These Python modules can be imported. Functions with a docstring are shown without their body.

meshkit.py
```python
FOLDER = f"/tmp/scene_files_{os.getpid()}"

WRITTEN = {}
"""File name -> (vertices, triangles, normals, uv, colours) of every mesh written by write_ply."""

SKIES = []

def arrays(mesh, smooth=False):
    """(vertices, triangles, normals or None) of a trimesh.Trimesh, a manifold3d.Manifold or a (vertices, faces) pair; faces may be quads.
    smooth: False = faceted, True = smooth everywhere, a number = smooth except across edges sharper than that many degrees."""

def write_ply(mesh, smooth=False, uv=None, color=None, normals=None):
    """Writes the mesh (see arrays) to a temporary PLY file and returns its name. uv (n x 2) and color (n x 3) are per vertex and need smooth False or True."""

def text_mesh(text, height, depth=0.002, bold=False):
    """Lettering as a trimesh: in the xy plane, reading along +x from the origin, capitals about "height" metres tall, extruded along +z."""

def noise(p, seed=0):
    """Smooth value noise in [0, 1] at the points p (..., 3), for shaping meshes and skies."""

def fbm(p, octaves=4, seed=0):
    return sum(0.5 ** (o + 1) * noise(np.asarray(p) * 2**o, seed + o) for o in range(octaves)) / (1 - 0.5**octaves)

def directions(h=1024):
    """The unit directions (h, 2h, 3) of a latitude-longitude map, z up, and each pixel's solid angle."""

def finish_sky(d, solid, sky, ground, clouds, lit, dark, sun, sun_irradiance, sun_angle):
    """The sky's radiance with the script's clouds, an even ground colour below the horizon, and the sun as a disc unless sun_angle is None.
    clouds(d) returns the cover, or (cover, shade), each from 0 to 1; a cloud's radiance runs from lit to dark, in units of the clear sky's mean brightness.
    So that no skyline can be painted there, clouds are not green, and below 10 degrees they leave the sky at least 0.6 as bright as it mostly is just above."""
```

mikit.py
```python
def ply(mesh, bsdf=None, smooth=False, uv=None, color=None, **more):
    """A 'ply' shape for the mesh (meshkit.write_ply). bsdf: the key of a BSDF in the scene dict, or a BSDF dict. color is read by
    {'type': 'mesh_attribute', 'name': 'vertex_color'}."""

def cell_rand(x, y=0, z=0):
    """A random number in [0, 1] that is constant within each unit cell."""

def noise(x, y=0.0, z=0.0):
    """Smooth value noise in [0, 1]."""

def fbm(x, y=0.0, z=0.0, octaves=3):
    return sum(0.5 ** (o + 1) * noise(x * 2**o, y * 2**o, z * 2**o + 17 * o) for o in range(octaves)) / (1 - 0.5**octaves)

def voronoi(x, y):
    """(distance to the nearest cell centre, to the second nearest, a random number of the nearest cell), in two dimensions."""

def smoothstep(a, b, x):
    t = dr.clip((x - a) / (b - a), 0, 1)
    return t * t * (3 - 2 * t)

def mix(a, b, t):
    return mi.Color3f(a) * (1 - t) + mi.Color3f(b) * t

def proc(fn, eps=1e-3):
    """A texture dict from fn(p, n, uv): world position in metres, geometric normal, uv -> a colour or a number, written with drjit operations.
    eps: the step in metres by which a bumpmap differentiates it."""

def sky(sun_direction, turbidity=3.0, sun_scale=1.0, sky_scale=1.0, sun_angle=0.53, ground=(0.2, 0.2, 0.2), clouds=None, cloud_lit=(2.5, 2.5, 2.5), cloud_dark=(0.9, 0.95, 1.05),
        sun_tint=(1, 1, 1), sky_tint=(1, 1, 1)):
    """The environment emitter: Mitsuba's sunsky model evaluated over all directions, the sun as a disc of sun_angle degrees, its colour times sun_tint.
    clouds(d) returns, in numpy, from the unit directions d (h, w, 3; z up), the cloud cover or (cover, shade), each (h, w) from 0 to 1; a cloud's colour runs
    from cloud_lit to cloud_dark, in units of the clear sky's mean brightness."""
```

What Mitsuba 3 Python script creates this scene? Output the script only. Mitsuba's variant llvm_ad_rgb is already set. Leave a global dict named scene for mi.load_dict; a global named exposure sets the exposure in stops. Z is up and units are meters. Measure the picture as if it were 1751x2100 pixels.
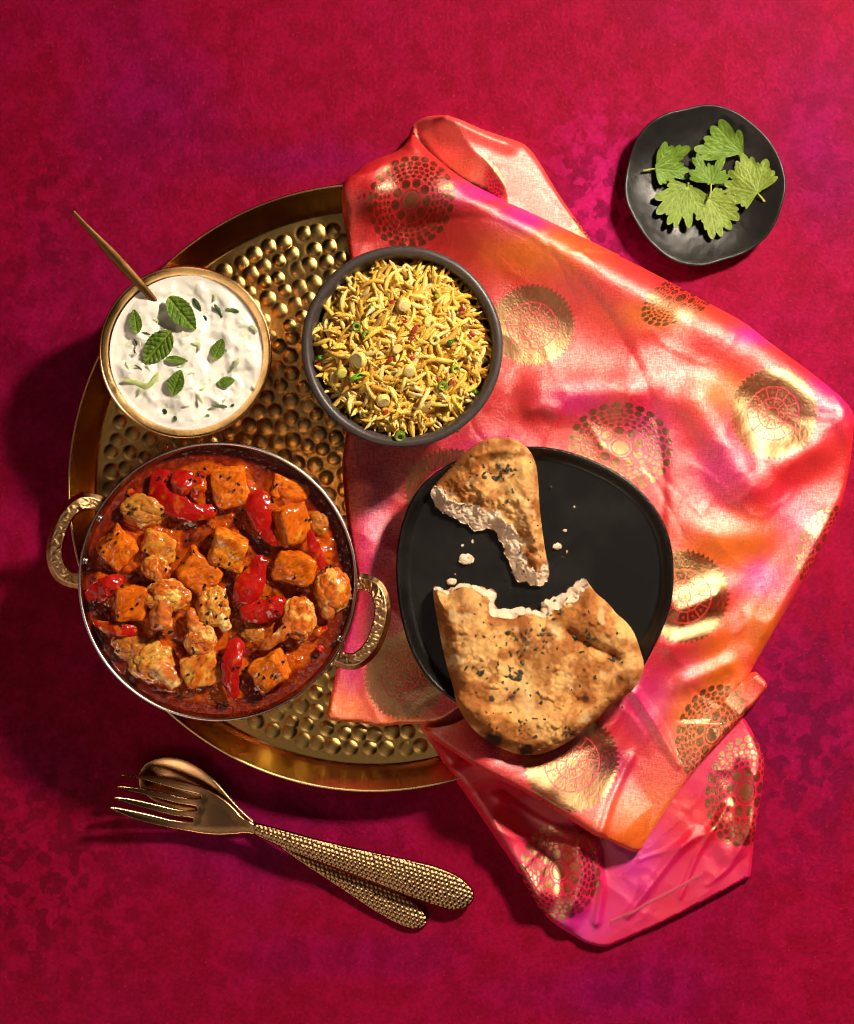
import math, random
import numpy as np, trimesh, shapely
import mitsuba as mi, drjit as dr
import mikit
from mikit import proc, noise as dnoise, fbm as dfbm, smoothstep as dss, mix as dmix, voronoi as dvor
from meshkit import fbm as nfbm, noise as nnoise
from scipy.spatial import Delaunay, cKDTree
from shapely.geometry import Polygon, LineString, MultiLineString, Point

T = mi.ScalarTransform4f
scene, labels = {}, {}
# ------------------------------------------------------------------ camera, lamps, exposure
# layout unit: 1 u = 0.28 mm on the table; (x right, y down, origin at the upper left corner of the table area)
S, CX, CY, H = 0.00028, 875.5, 1050.0, 1.5
scene['camera'] = {'type': 'perspective', 'fov': 2 * math.degrees(math.atan(CX * S / H)), 'fov_axis': 'x', 'near_clip': 0.05, 'far_clip': 20.0,
                   'to_world': T().look_at(origin=[0, 0, H], target=[0, 0, 0], up=[0, 1, 0])}
exposure = 0.0


def lamp(key, pos, target, w, h, rgb, label):
    scene[key] = {'type': 'rectangle', 'to_world': T().look_at(origin=pos, target=target, up=[0.1, 0.9, 0.3]).scale([w / 2, h / 2, 1]),
                  'bsdf': {'type': 'diffuse', 'reflectance': {'type': 'rgb', 'value': 0.5}},
                  'emitter': {'type': 'area', 'radiance': {'type': 'rgb', 'value': rgb}}}
    labels[key] = {'label': label, 'category': 'lamp'}


KEY = 560
lamp('unseen_key_lamp', [0.53, 0.56, 0.72], [0.45, -0.7, 0.0], 0.12, 0.12, [KEY * 1.0, KEY * 0.86, KEY * 0.66], 'unseen small warm lamp out of view to the upper right')  # out of view; aimed low so the upper left stays dimmer
lamp('unseen_near_lamp', [-0.2, -0.38, 1.75], [-0.1, -0.1, 0], 0.52, 0.28, [1.7, 1.35, 1.0], 'unseen rectangular soft lamp above the near side of the table, mirrored in the tray and fork')  # out of view, placed to reflect in the tray floor and fork
lamp('added_overhead_fill', [0, 0, 2.6], [0, 0.001, 0], 2.4, 2.4, [0.07, 0.06, 0.052], 'added wide dim fill panel above the table')  # added panel, gives an even ambient fill
lamp('unseen_lower_lamp', [-0.35, -0.85, 0.6], [-0.05, -0.2, 0], 0.34, 0.34, [5.0, 3.9, 2.9], 'unseen weaker soft lamp out of view on the near left, lighting the lower table')  # out of view, placed to brighten the near side of the table
lamp('added_left_fill', [-1.15, -0.55, 0.5], [0, 0, 0], 0.9, 0.7, [0.6, 0.5, 0.42], 'added broad dim fill panel low on the left of the table')  # added fill panel, lifts the dark shadows on the left


# ------------------------------------------------------------------ helpers
def put(v, x, y, zmm, rot=0.0, k=None):
    """local vertices in u (y up) -> world"""
    v = np.asarray(v, float)
    k = 1 - zmm / 1000 / H if k is None else k
    c, s = math.cos(rot), math.sin(rot)
    o = np.empty_like(v)
    o[:, 0] = (v[:, 0] * c - v[:, 1] * s + x - CX) * S * k
    o[:, 1] = (v[:, 0] * s + v[:, 1] * c + CY - y) * S * k
    o[:, 2] = v[:, 2] * S * k + zmm / 1000
    return o


def flat(v, zref):
    """vertices (x, y, z in mm) in layout coordinates -> world"""
    k = 1 - zref / 1000 / H
    return np.c_[(v[:, 0] - CX) * S * k, (CY - v[:, 1]) * S * k, v[:, 2] / 1000]


COUNT = {}


def newkey(name):
    n = COUNT.get(name, -1) + 1
    COUNT[name] = n
    return name if n == 0 else f'{name}_{n:03d}'


def tag(key, label=None, cat=None, group=None, kind=None):
    d = {}
    for a, b in (('label', label), ('category', cat), ('group', group), ('kind', kind)):
        if b:
            d[a] = b
    labels[key] = d


def add(name, v, f, bsdf, smooth=True, color=None, uv=None, parent=None, **lab):
    key = newkey((parent + '__' if parent else '') + name)
    scene[key] = mikit.ply((np.asarray(v, float), np.asarray(f, int)), bsdf, smooth=smooth, color=None if color is None else np.clip(color, 0, 1), uv=uv)
    if lab:
        tag(key, lab.get('label'), lab.get('cat'), lab.get('group'), lab.get('kind'))
    return key


def ss(a, b, x):
    t = np.clip((np.asarray(x, float) - a) / (b - a), 0, 1)
    return t * t * (3 - 2 * t)


def mixc(a, b, t):
    return np.asarray(a, float) * (1 - t[:, None]) + np.asarray(b, float) * t[:, None]


def N(x, y, sc, octv=3, seed=0, z=0.0):
    return nfbm(np.stack([np.asarray(x) / sc, np.asarray(y) / sc, np.zeros_like(x) + z + 3.3], -1), octv, seed)


def chaikin(p, it=2, closed=True):
    p = np.asarray(p, float)
    for _ in range(it):
        if closed:
            q = np.roll(p, -1, 0)
            a, b = .75 * p + .25 * q, .25 * p + .75 * q
            if p.shape[1] > 2:
                a[:, 2], b[:, 2] = p[:, 2], q[:, 2]
            p = np.stack([a, b], 1).reshape(-1, p.shape[1])
        else:
            a, b = .75 * p[:-1] + .25 * p[1:], .25 * p[:-1] + .75 * p[1:]
            p = np.vstack([p[:1], np.stack([a, b], 1).reshape(-1, p.shape[1]), p[-1:]])
    return p


def resample(p, n):
    p = np.asarray(p, float)
    d = np.r_[0, np.cumsum(np.linalg.norm(np.diff(p[:, :2], axis=0), axis=1))]
    t = np.linspace(0, d[-1], n)
    return np.stack([np.interp(t, d, p[:, i]) for i in range(p.shape[1])], 1)


def dist_to(line, x, y):
    return shapely.distance(shapely.points(x, y), line)


def triangulate(poly, step, seed=0, fine=None, bstep=None):
    """points and triangles filling a polygon (y down; triangles come out facing up in the world)"""
    rng = np.random.default_rng(seed)
    poly = poly if poly.is_valid else poly.buffer(0)
    x0, y0, x1, y1 = poly.bounds
    gx, gy = np.meshgrid(np.arange(x0, x1 + step, step), np.arange(y0, y1 + step, step * .866))
    gx = gx + (np.arange(gx.shape[0]) % 2)[:, None] * step / 2
    g = np.c_[gx.ravel(), gy.ravel()] + rng.uniform(-.08, .08, (gx.size, 2)) * step
    shapely.prepare(poly)
    g = g[shapely.contains_xy(poly, g[:, 0], g[:, 1])]
    b = poly.exterior
    bs = bstep or step * .8
    n = max(12, int(b.length / bs))
    bp = np.array([b.interpolate(i / n, normalized=True).coords[0] for i in range(n)])
    g = g[cKDTree(bp).query(g)[0] > .55 * step]
    p = np.vstack([bp, g])
    t = Delaunay(p).simplices
    c = p[t].mean(1)
    t = t[shapely.contains_xy(poly, c[:, 0], c[:, 1])]
    a = p[t]
    area = (a[:, 1, 0] - a[:, 0, 0]) * (a[:, 2, 1] - a[:, 0, 1]) - (a[:, 1, 1] - a[:, 0, 1]) * (a[:, 2, 0] - a[:, 0, 0])
    t = np.where((area > 0)[:, None], t[:, ::-1], t)
    t = t[np.abs(area) > 1e-6]
    return p, t, n


def skirt(v, t, nb, drop, zmin=None):
    """a wall hanging from the first nb (boundary) vertices of a sheet, and a floor"""
    b = v[:nb].copy()
    b[:, 2] = (b[:, 2] - drop) if zmin is None else zmin
    m = len(v)
    i = np.arange(nb)
    j = (i + 1) % nb
    w = np.vstack([np.c_[i, j, j + m], np.c_[i, j + m, i + m]])
    return np.vstack([v, b]), np.vstack([t, w])


def lathe(profile, n=96, closed=False):
    pr = np.asarray(profile, float)
    a = np.arange(n) * 2 * np.pi / n
    v = np.stack([pr[:, 0][:, None] * np.cos(a), pr[:, 0][:, None] * np.sin(a), np.repeat(pr[:, 1][:, None], n, 1)], -1).reshape(-1, 3)
    f = []
    m = len(pr)
    i, j = np.meshgrid(np.arange(m - 1), np.arange(n), indexing='ij')
    q = np.stack([i * n + j, i * n + (j + 1) % n, (i + 1) * n + (j + 1) % n, (i + 1) * n + j], -1).reshape(-1, 4)
    return v, np.vstack([q[:, [0, 1, 2]], q[:, [0, 2, 3]]])


def sweep(path, section, scale=None, up=(0, 0, 1), twist=None, caps=True):
    """sweep closed section (n,2: side, up) along path (m,3); scale (m,2)"""
    p = np.asarray(path, float)
    sec = np.asarray(section, float)
    m, n = len(p), len(sec)
    t = np.gradient(p, axis=0)
    t /= np.linalg.norm(t, axis=1, keepdims=True) + 1e-12
    u = np.asarray(up, float)
    u = np.broadcast_to(u, (m, 3))
    side = np.cross(t, u)
    side /= np.linalg.norm(side, axis=1, keepdims=True) + 1e-12
    nu = np.cross(side, t)
    sc = np.ones((m, 2)) if scale is None else np.asarray(scale, float)
    tw = np.zeros(m) if twist is None else np.asarray(twist, float)
    a = sec[None, :, 0] * sc[:, :1]
    b = sec[None, :, 1] * sc[:, 1:]
    ca, sa = np.cos(tw)[:, None], np.sin(tw)[:, None]
    a, b = a * ca - b * sa, a * sa + b * ca
    v = (p[:, None] + a[..., None] * side[:, None] + b[..., None] * nu[:, None]).reshape(-1, 3)
    i, j = np.meshgrid(np.arange(m - 1), np.arange(n), indexing='ij')
    q = np.stack([i * n + j, i * n + (j + 1) % n, (i + 1) * n + (j + 1) % n, (i + 1) * n + j], -1).reshape(-1, 4)
    f = np.vstack([q[:, [0, 1, 2]], q[:, [0, 2, 3]]])
    if caps:
        c0, c1 = len(v), len(v) + 1
        v = np.vstack([v, p[:1], p[-1:]])
        k = np.arange(n)
        f = np.vstack([f, np.c_[k, np.full(n, c0), (k + 1) % n], np.c_[(m - 1) * n + k, (m - 1) * n + (k + 1) % n, np.full(n, c1)]])
    return v, f


def circle(n=12, rx=1., ry=1.):
    a = np.arange(n) * 2 * np.pi / n
    return np.c_[rx * np.cos(a), ry * np.sin(a)]


def ico(sub=3):
    m = trimesh.creation.icosphere(subdivisions=sub)
    return np.array(m.vertices), np.array(m.faces)


def noise3(v, sc, octv=3, seed=0):
    return nfbm(v / sc + 7.7, octv, seed)


def rgb(*c):
    return {'type': 'rgb', 'value': list(c)}


VC = {'type': 'mesh_attribute', 'name': 'vertex_color'}


def two(b):
    return {'type': 'twosided', 'bsdf': b}


# ------------------------------------------------------------------ materials
def U(p):      # world -> layout units on the table
    return p.x / S + CX, CY - p.y / S


PATCH_MAG = [(120, 780, 230, 260), (330, 250, 170, 120), (1230, 370, 130, 160), (1640, 1560, 170, 200), (480, 1720, 260, 130), (760, 1960, 260, 60), (1180, 2030, 240, 70), (80, 1560, 130, 90), (640, 330, 300, 40), (1690, 330, 90, 200)]


def table_color(p, n, uv):
    x, y = U(p)
    w1 = dfbm(x / 270 + 3, y / 270, 0, 3)
    w2 = dfbm(x / 34, y / 34 + 9, 0, 4)
    g = dfbm(x / 5, y / 5, 1.0, 2)
    m = mi.Float(0)
    for a, b, ra, rb in PATCH_MAG:
        m = dr.maximum(m, dr.exp(-(dr.square((x - a) / ra) + dr.square((y - b) / rb))))
    m = dr.clip(m * 0.85 + (w1 - .5) * 1.4, 0, 1)
    crimson = dmix([0.225, 0.0004, 0.021], [0.27, 0.0010, 0.031], dss(.3, .7, w2))
    magenta = dmix([0.170, 0.0004, 0.042], [0.225, 0.0010, 0.064], dss(.3, .7, w2))
    c = dmix(crimson, magenta, m)
    # flaked lighter and darker paint
    d1 = dr.exp(-(dr.square((x - 1230) / 110) + dr.square((y - 400) / 150)))
    d2 = dr.exp(-(dr.square((x - 1650) / 170) + dr.square((y - 1500) / 260)))
    d3 = dr.exp(-(dr.square((x - 110) / 130) + dr.square((y - 500) / 230)))
    d4 = dr.exp(-(dr.square((x - 60) / 240) + dr.square((y - 1780) / 260)))
    fl = dfbm(x / 22 + 40, y / 22, 2.0, 4)
    c = dmix(c, mi.Color3f(0.46, 0.006, 0.12), d1 * dss(.46, .62, fl) * .8)
    c = dmix(c, mi.Color3f(0.11, 0.0008, 0.03), d2 * dss(.49, .57, fl) * .8)
    c = dmix(c, mi.Color3f(0.085, 0.0005, 0.012), d3 * dss(.48, .60, fl) * .5)
    c = dmix(c, mi.Color3f(0.12, 0.0006, 0.012), d4 * dss(.47, .56, fl) * .8)
    sp = dnoise(x / 2.3, y / 2.3, 5.0)
    c = c * (0.72 + 0.40 * g)
    return dmix(c, mi.Color3f(0.50, 0.04, 0.10), dss(.90, .97, sp) * .4)


def table_bump(p, n, uv):
    x, y = U(p)
    return (dfbm(x / 6, y / 6, 0.5, 3) * .6 + dnoise(x / 2.3, y / 2.3, 0.2) * .4) * 0.0006


scene['table_paint'] = two({'type': 'bumpmap', 'scale': 1.0, 'arbitrary': {**proc(table_bump, 4e-4)},
                            'bsdf': {'type': 'principled', 'base_color': proc(table_color), 'roughness': 0.62, 'specular': 0.07}})


def metal(key, rgb_, rough):
    scene[key] = two({'type': 'roughconductor', 'material': 'none', 'alpha': rough, 'distribution': 'beckmann', 'specular_reflectance': rgb(*rgb_)})


metal('brass', (0.50, 0.325, 0.105), 0.18)
metal('brass_wall', (0.66, 0.44, 0.15), 0.07)
metal('brass_rim', (0.70, 0.55, 0.28), 0.2)
metal('polished_brass', (0.92, 0.55, 0.25), 0.12)
metal('copper_out', (0.72, 0.33, 0.16), 0.15)
metal('steel', (0.60, 0.56, 0.55), 0.16)
metal('handle_brass', (0.58, 0.34, 0.16), 0.24)
metal('cutlery', (0.60, 0.345, 0.165), 0.13)
metal('cutlery_hammered', (0.38, 0.215, 0.105), 0.22)
metal('bronze', (0.17, 0.085, 0.03), 0.3)
scene['hem_thread'] = two({'type': 'principled', 'base_color': rgb(0.60, 0.09, 0.15), 'roughness': 0.5, 'specular': 0.5, 'sheen': 0.6})
scene['stoneware'] = two({'type': 'principled', 'base_color': VC, 'roughness': 0.42, 'specular': 0.5})
scene['black_glaze'] = two({'type': 'principled', 'base_color': VC, 'roughness': 0.34, 'specular': 0.32})
scene['dish_glaze'] = two({'type': 'principled', 'base_color': VC, 'roughness': 0.44, 'specular': 0.5})
scene['food'] = two({'type': 'principled', 'base_color': VC, 'roughness': 0.34, 'specular': 0.5})
def wet_bump(p, n, uv):
    q = p / S
    return (dnoise(q.x / 4.2, q.y / 4.2, q.z / 4.2) * .5 + dnoise(q.x / 12, q.y / 12, q.z / 12 + 9)) * 0.0004


scene['food_wet'] = two({'type': 'bumpmap', 'scale': 1.0, 'arbitrary': proc(wet_bump, 3e-4), 'bsdf': {'type': 'principled', 'base_color': VC, 'roughness': 0.15, 'specular': 0.5}})
scene['food_dry'] = two({'type': 'principled', 'base_color': VC, 'roughness': 0.8, 'specular': 0.25})
scene['leaf'] = two({'type': 'principled', 'base_color': VC, 'roughness': 0.55, 'specular': 0.25})
scene['seed_black'] = two({'type': 'principled', 'base_color': rgb(0.006, 0.005, 0.005), 'roughness': 0.25, 'specular': 0.5})
scene['herb_black'] = two({'type': 'principled', 'base_color': rgb(0.022, 0.022, 0.008), 'roughness': 0.55})

# woven gold medallions: (u, v, radius u, radius v, turn, kind 0 = dots, 1 = wheel); the layer number is added to u as 10 per layer
MED = [(843, 417, 84, 92, .5, 0, 0), (1270, 918, 104, 88, .1, 0, 0), (1462, 1505, 72, 100, .3, 0, 0), (1705, 1130, 68, 92, .3, 0, 0), (1395, 612, 92, 44, -.5, 0, 0),
       (1090, 670, 88, 84, 0, 1, 0), (1585, 848, 92, 96, .3, 1, 0), (1400, 1222, 96, 96, .2, 1, 0), (832, 1385, 86, 94, .4, 1, 0), (925, 1010, 98, 92, 0, 1, 0), (1171, 1560, 100, 100, .2, 1, 0),
       (975, 375, 60, 50, .6, 0, 1), (1235, 455, 60, 60, 0, 0, 1),
       (1148, 1790, 82, 96, 0, 0, 2), (1530, 1625, 78, 112, .2, 0, 2)]


def med_weight(p, n, uv):
    x, y = uv.x * 1000, uv.y * 1000
    best, ph, kind = mi.Float(9), mi.Float(0), mi.Float(0)
    for mx, my, ra, rb, turn, k, layer in MED:
        dx, dy = (x - mx - 10000 * layer), y - my
        c, s = math.cos(turn), math.sin(turn)
        a, b = (dx * c + dy * s) / ra, (-dx * s + dy * c) / rb
        r = dr.sqrt(a * a + b * b)
        near = r < best
        best = dr.select(near, r, best)
        ph = dr.select(near, dr.atan2(b, a), ph)
        kind = dr.select(near, mi.Float(k), kind)
    r = best

    def ring(num, r0, rad, off=0.0, sq=1.0):
        a = ph * (num / (2 * math.pi)) + off
        a = (a - dr.floor(a) - .5) * (2 * math.pi / num) * r0
        return dss(rad, rad * .8, dr.sqrt(a * a + dr.square((r - r0) * sq)))

    dots = dss(.17, .15, r)
    dots = dr.maximum(dots, dss(.195, .205, r) * dss(.235, .225, r))
    for num, r0, rad, off in ((9, .37, .115, 0), (22, .535, .062, .5), (28, .635, .062, 0), (32, .735, .062, .5), (28, .84, .082, 0), (25, .965, .105, .5)):
        dots = dr.maximum(dots, ring(num, r0, rad, off, 1.0 if num == 9 else 1.4))
    z = ph * (52 / (2 * math.pi))
    z = dr.abs(z - dr.floor(z) - .5) * 2
    solid = dss(.0, .02, (.93 + .09 * z) - r)
    line = mi.Float(0)
    for r0 in (.57, .33, .13):
        line = dr.maximum(line, dss(.022, .012, dr.abs(r - r0)))
    for num, ra_, rb_ in ((13, .33, .57), (9, .13, .33)):
        a = ph * (num / (2 * math.pi))
        a = dr.abs(a - dr.floor(a) - .5) * (2 * math.pi / num) * r
        line = dr.maximum(line, dr.select((r > ra_) & (r < rb_), dss(.02, .01, a), 0))
    for num, r0, rad in ((13, .45, .035), (9, .24, .03)):
        line = dr.maximum(line, ring(num, r0, rad, .5) * .8)
    wheel = solid * (1 - line)
    g = dr.select(kind > .5, wheel, dots)
    thread = .72 + .28 * dss(.3, .5, dnoise(x / 1.6, y / 4.0, 1.0))
    return g * thread * .93


def silk_bump(p, n, uv):
    x, y = uv.x * 1000, uv.y * 1000
    return dnoise(x / 2.4, y / 2.8, 4.0) * 0.00010 + dfbm(x / 30, y / 46, 0.5, 2) * 0.0003


def weave(p, n, uv):
    x, y = uv.x * 1000, uv.y * 1000
    a = dnoise(x / 1.2, y / 6.0, 2.0) * .5 + dnoise(x / 7.0, y / 1.2, 6.0) * .5
    return 0.165 * (.55 + .9 * dss(.25, .75, a)) * (.8 + .4 * dfbm(x / 40, y / 22, 3.0, 2))


silk = {'type': 'blendbsdf', 'weight': proc(weave),
        'bsdf_0': {'type': 'principled', 'base_color': VC, 'roughness': 0.55, 'specular': 0.4, 'sheen': 0.6, 'sheen_tint': 0.5},
        'bsdf_1': {'type': 'roughconductor', 'material': 'none', 'alpha': 0.31, 'distribution': 'beckmann', 'specular_reflectance': rgb(1.0, 0.68, 0.62)}}
silk_back = {**silk, 'weight': 0.07}
gold = {'type': 'blendbsdf', 'weight': 0.8,
        'bsdf_0': {'type': 'diffuse', 'reflectance': rgb(0.16, 0.065, 0.022)},
        'bsdf_1': {'type': 'roughconductor', 'material': 'none', 'alpha': 0.25, 'distribution': 'beckmann', 'specular_reflectance': rgb(0.56, 0.37, 0.17)}}
scene['silk'] = two({'type': 'bumpmap', 'scale': 1.0, 'arbitrary': proc(silk_bump, 3e-4),
                     'bsdf': {'type': 'blendbsdf', 'weight': proc(med_weight), 'bsdf_0': silk, 'bsdf_1': gold}})

scene['silk_reverse'] = two({'type': 'bumpmap', 'scale': 1.0, 'arbitrary': proc(silk_bump, 3e-4),
                             'bsdf': {'type': 'blendbsdf', 'weight': proc(med_weight), 'bsdf_0': silk_back, 'bsdf_1': gold}})

# ------------------------------------------------------------------ setting: painted tabletop
v = np.array([[-3, -3, 0], [3, -3, 0], [3, 3, 0], [-3, 3, 0.]])
add('tabletop', v, [[0, 1, 2], [0, 2, 3]], 'table_paint', smooth=False, uv=v[:, :2] / 6 + .5, label='crimson and magenta mottled painted tabletop with a fine grain', kind='structure')

# ------------------------------------------------------------------ brass tray
TX, TY = 765, 1000
rng = np.random.default_rng(4)
centers = []
for ri, r0 in enumerate(np.arange(536, 20, -31.5)):
    n = max(4, int(2 * np.pi * r0 / 34.5))
    a0 = rng.uniform(0, 6.28)
    for i in range(n):
        a = a0 + i * 2 * np.pi / n + rng.normal(0, .07) * 37 / r0 * 1.3
        rr = r0 + rng.normal(0, 2.6)
        centers.append((rr * np.cos(a), rr * np.sin(a), rng.uniform(13.4, 17.2), rng.uniform(.65, 1.3)))
centers = np.array(centers)
disc = Point(0, 0).buffer(566, 90)
vis = disc.intersection(Polygon([(-640, -640), (215, -640), (215, 640), (-640, 640)]))
p, t, nb = triangulate(vis, 2.4, 1)
# keep the covered side coarse
cov = disc.intersection(Polygon([(215, -640), (640, -640), (640, 640), (215, 640)]))
p2, t2, nb2 = triangulate(cov, 12, 2, bstep=2.4)
zd = np.zeros(len(p))
kd = cKDTree(centers[:, :2])
dd, ii = kd.query(p)
rr, hh = centers[ii, 2], centers[ii, 3]
q = np.clip(1 - (dd / rr) ** 2, 0, 1)
zd = 3.1 * hh * (1.25 * q - .25 * q * q) * np.where(dd < rr, 1, 0) + 0.35 * np.exp(-((dd - rr - 2) / 3.0) ** 2) * -1
zd += (N(p[:, 0], p[:, 1], 90, 2, 5) - .5) * 2.0
pv = np.c_[p[:, 0], -p[:, 1], zd]
pv2 = np.c_[p2[:, 0], -p2[:, 1], np.zeros(len(p2))]
vv = np.vstack([pv, pv2])
tt = np.vstack([t, t2 + len(pv)])
add('base', put(vv, TX, TY, 3), tt, 'brass', parent='brass_tray', label='hammered floor of raised round dimples')
tag('brass_tray', 'large round hammered brass tray under the two bowls and the curry dish', 'tray')
wall = [(566, 0.2), (569, 1.2), (574, 5), (582, 14), (592, 28), (602, 42), (609, 52), (613, 58)]
v, f = lathe(wall, 260)
add('wall', put(v, TX, TY, 3), f, 'brass_wall', parent='brass_tray')
lip = [(612.5, 57), (613.5, 59.5), (616, 60.5), (618, 59), (618.3, 56), (616, 54)] + [(608, 42), (590, 12), (578, -4), (560, -9), (300, -9), (5, -9)]
v, f = lathe(lip, 260)
add('rim', put(v, TX, TY, 3), f, 'brass_rim', parent='brass_tray')


# ------------------------------------------------------------------ silk scarf
def ridge(x, y, line, h, w, pw=2.0):
    ln = LineString(line)
    d = dist_to(ln, x, y)
    s = shapely.line_locate_point(ln, shapely.points(x, y), normalized=True)
    e = min(.45, 1.6 * w / ln.length)
    return h * np.exp(-(d / w) ** pw) * np.where(d < 3.2 * w, .25 + .75 * ss(0, e, s) * ss(1, 1 - e, s), 1)


def plate_poly():
    c = [(840, 93), (950, 100), (1080, 130), (1230, 190), (1360, 260), (1470, 350), (1560, 460), (1620, 580), (1650, 720), (1655, 870), (1640, 1000), (1600, 1120), (1550, 1230), (1490, 1345),
         (1400, 1460), (1250, 1570), (1050, 1650), (850, 1680), (650, 1660), (480, 1610), (370, 1545), (280, 1475), (200, 1380), (130, 1240), (85, 1080), (60, 900), (57, 750), (75, 600), (110, 480), (160, 370), (250, 265), (400, 170), (600, 110), (720, 96)]
    return [(791.5 + a * .356, 882.5 + b * .356) for a, b in c]


PLATE = Polygon(chaikin(plate_poly(), 2))


def tray_drape(x, y):
    r = np.hypot(x - TX, y - TY)
    inn = np.maximum(7.4 + 14.5 * ss(760, 1020, x), 7.4 + 15.6 * ss(500, 612, r))
    out = 4.5 + 18.5 * np.exp(-(np.clip(r - 612, 0, None) / 190) ** 1.5)
    return np.where(r < 612, inn, out)


R1 = [(850, 246), (845, 268), (872, 302), (940, 360), (1010, 396), (1100, 438), (1220, 495), (1350, 558), (1450, 614), (1530, 655), (1585, 700), (1680, 768), (1760, 838)]
top_out = [(847, 250, 22), (837, 283, 22), (809, 308, 30), (768, 320, 32), (727, 345, 34), (704, 377, 26), (699, 410, 20), (706, 460, 14), (715, 510, 12), (722, 600, 10), (722, 760, 10), (708, 900, 10), (700, 950, 10), (704, 1010, 10), (712, 1080, 10),
           (722, 1140, 10), (735, 1200, 10), (712, 1300, 10), (690, 1375, 8), (672, 1450, 7), (665, 1478, 7), (700, 1482, 9), (735, 1483, 9), (780, 1493, 9), (815, 1488, 9), (860, 1487, 9), (905, 1481, 9), (938, 1459, 9), (985, 1425, 6), (1010, 1400, 6),
           (1000, 1432, 0), (950, 1474, 0), (905, 1490, 0), (857, 1492, 16), (905, 1532, 18), (960, 1562, 18), (1015, 1592, 18), (1071, 1621, 18), (1150, 1668, 18), (1222, 1717, 14), (1236, 1717, 10), (1275, 1738, 10), (1311, 1752, 10), (1326, 1722, 12), (1370, 1655, 16), (1411, 1597, 16),
           (1445, 1555, 16), (1490, 1478, 18), (1524, 1420, 20), (1560, 1352, 22), (1605, 1275, 22), (1660, 1182, 22), (1705, 1100, 22), (1735, 1030, 22), (1750, 960, 20), (1757, 890, 20), (1762, 838, 34), (1680, 768, 52), (1585, 700, 60), (1530, 655, 66), (1450, 614, 70), (1350, 558, 70), (1220, 495, 64),
           (1100, 438, 56), (1010, 396, 48), (940, 360, 34), (872, 302, 22), (845, 268, 20)]


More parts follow.
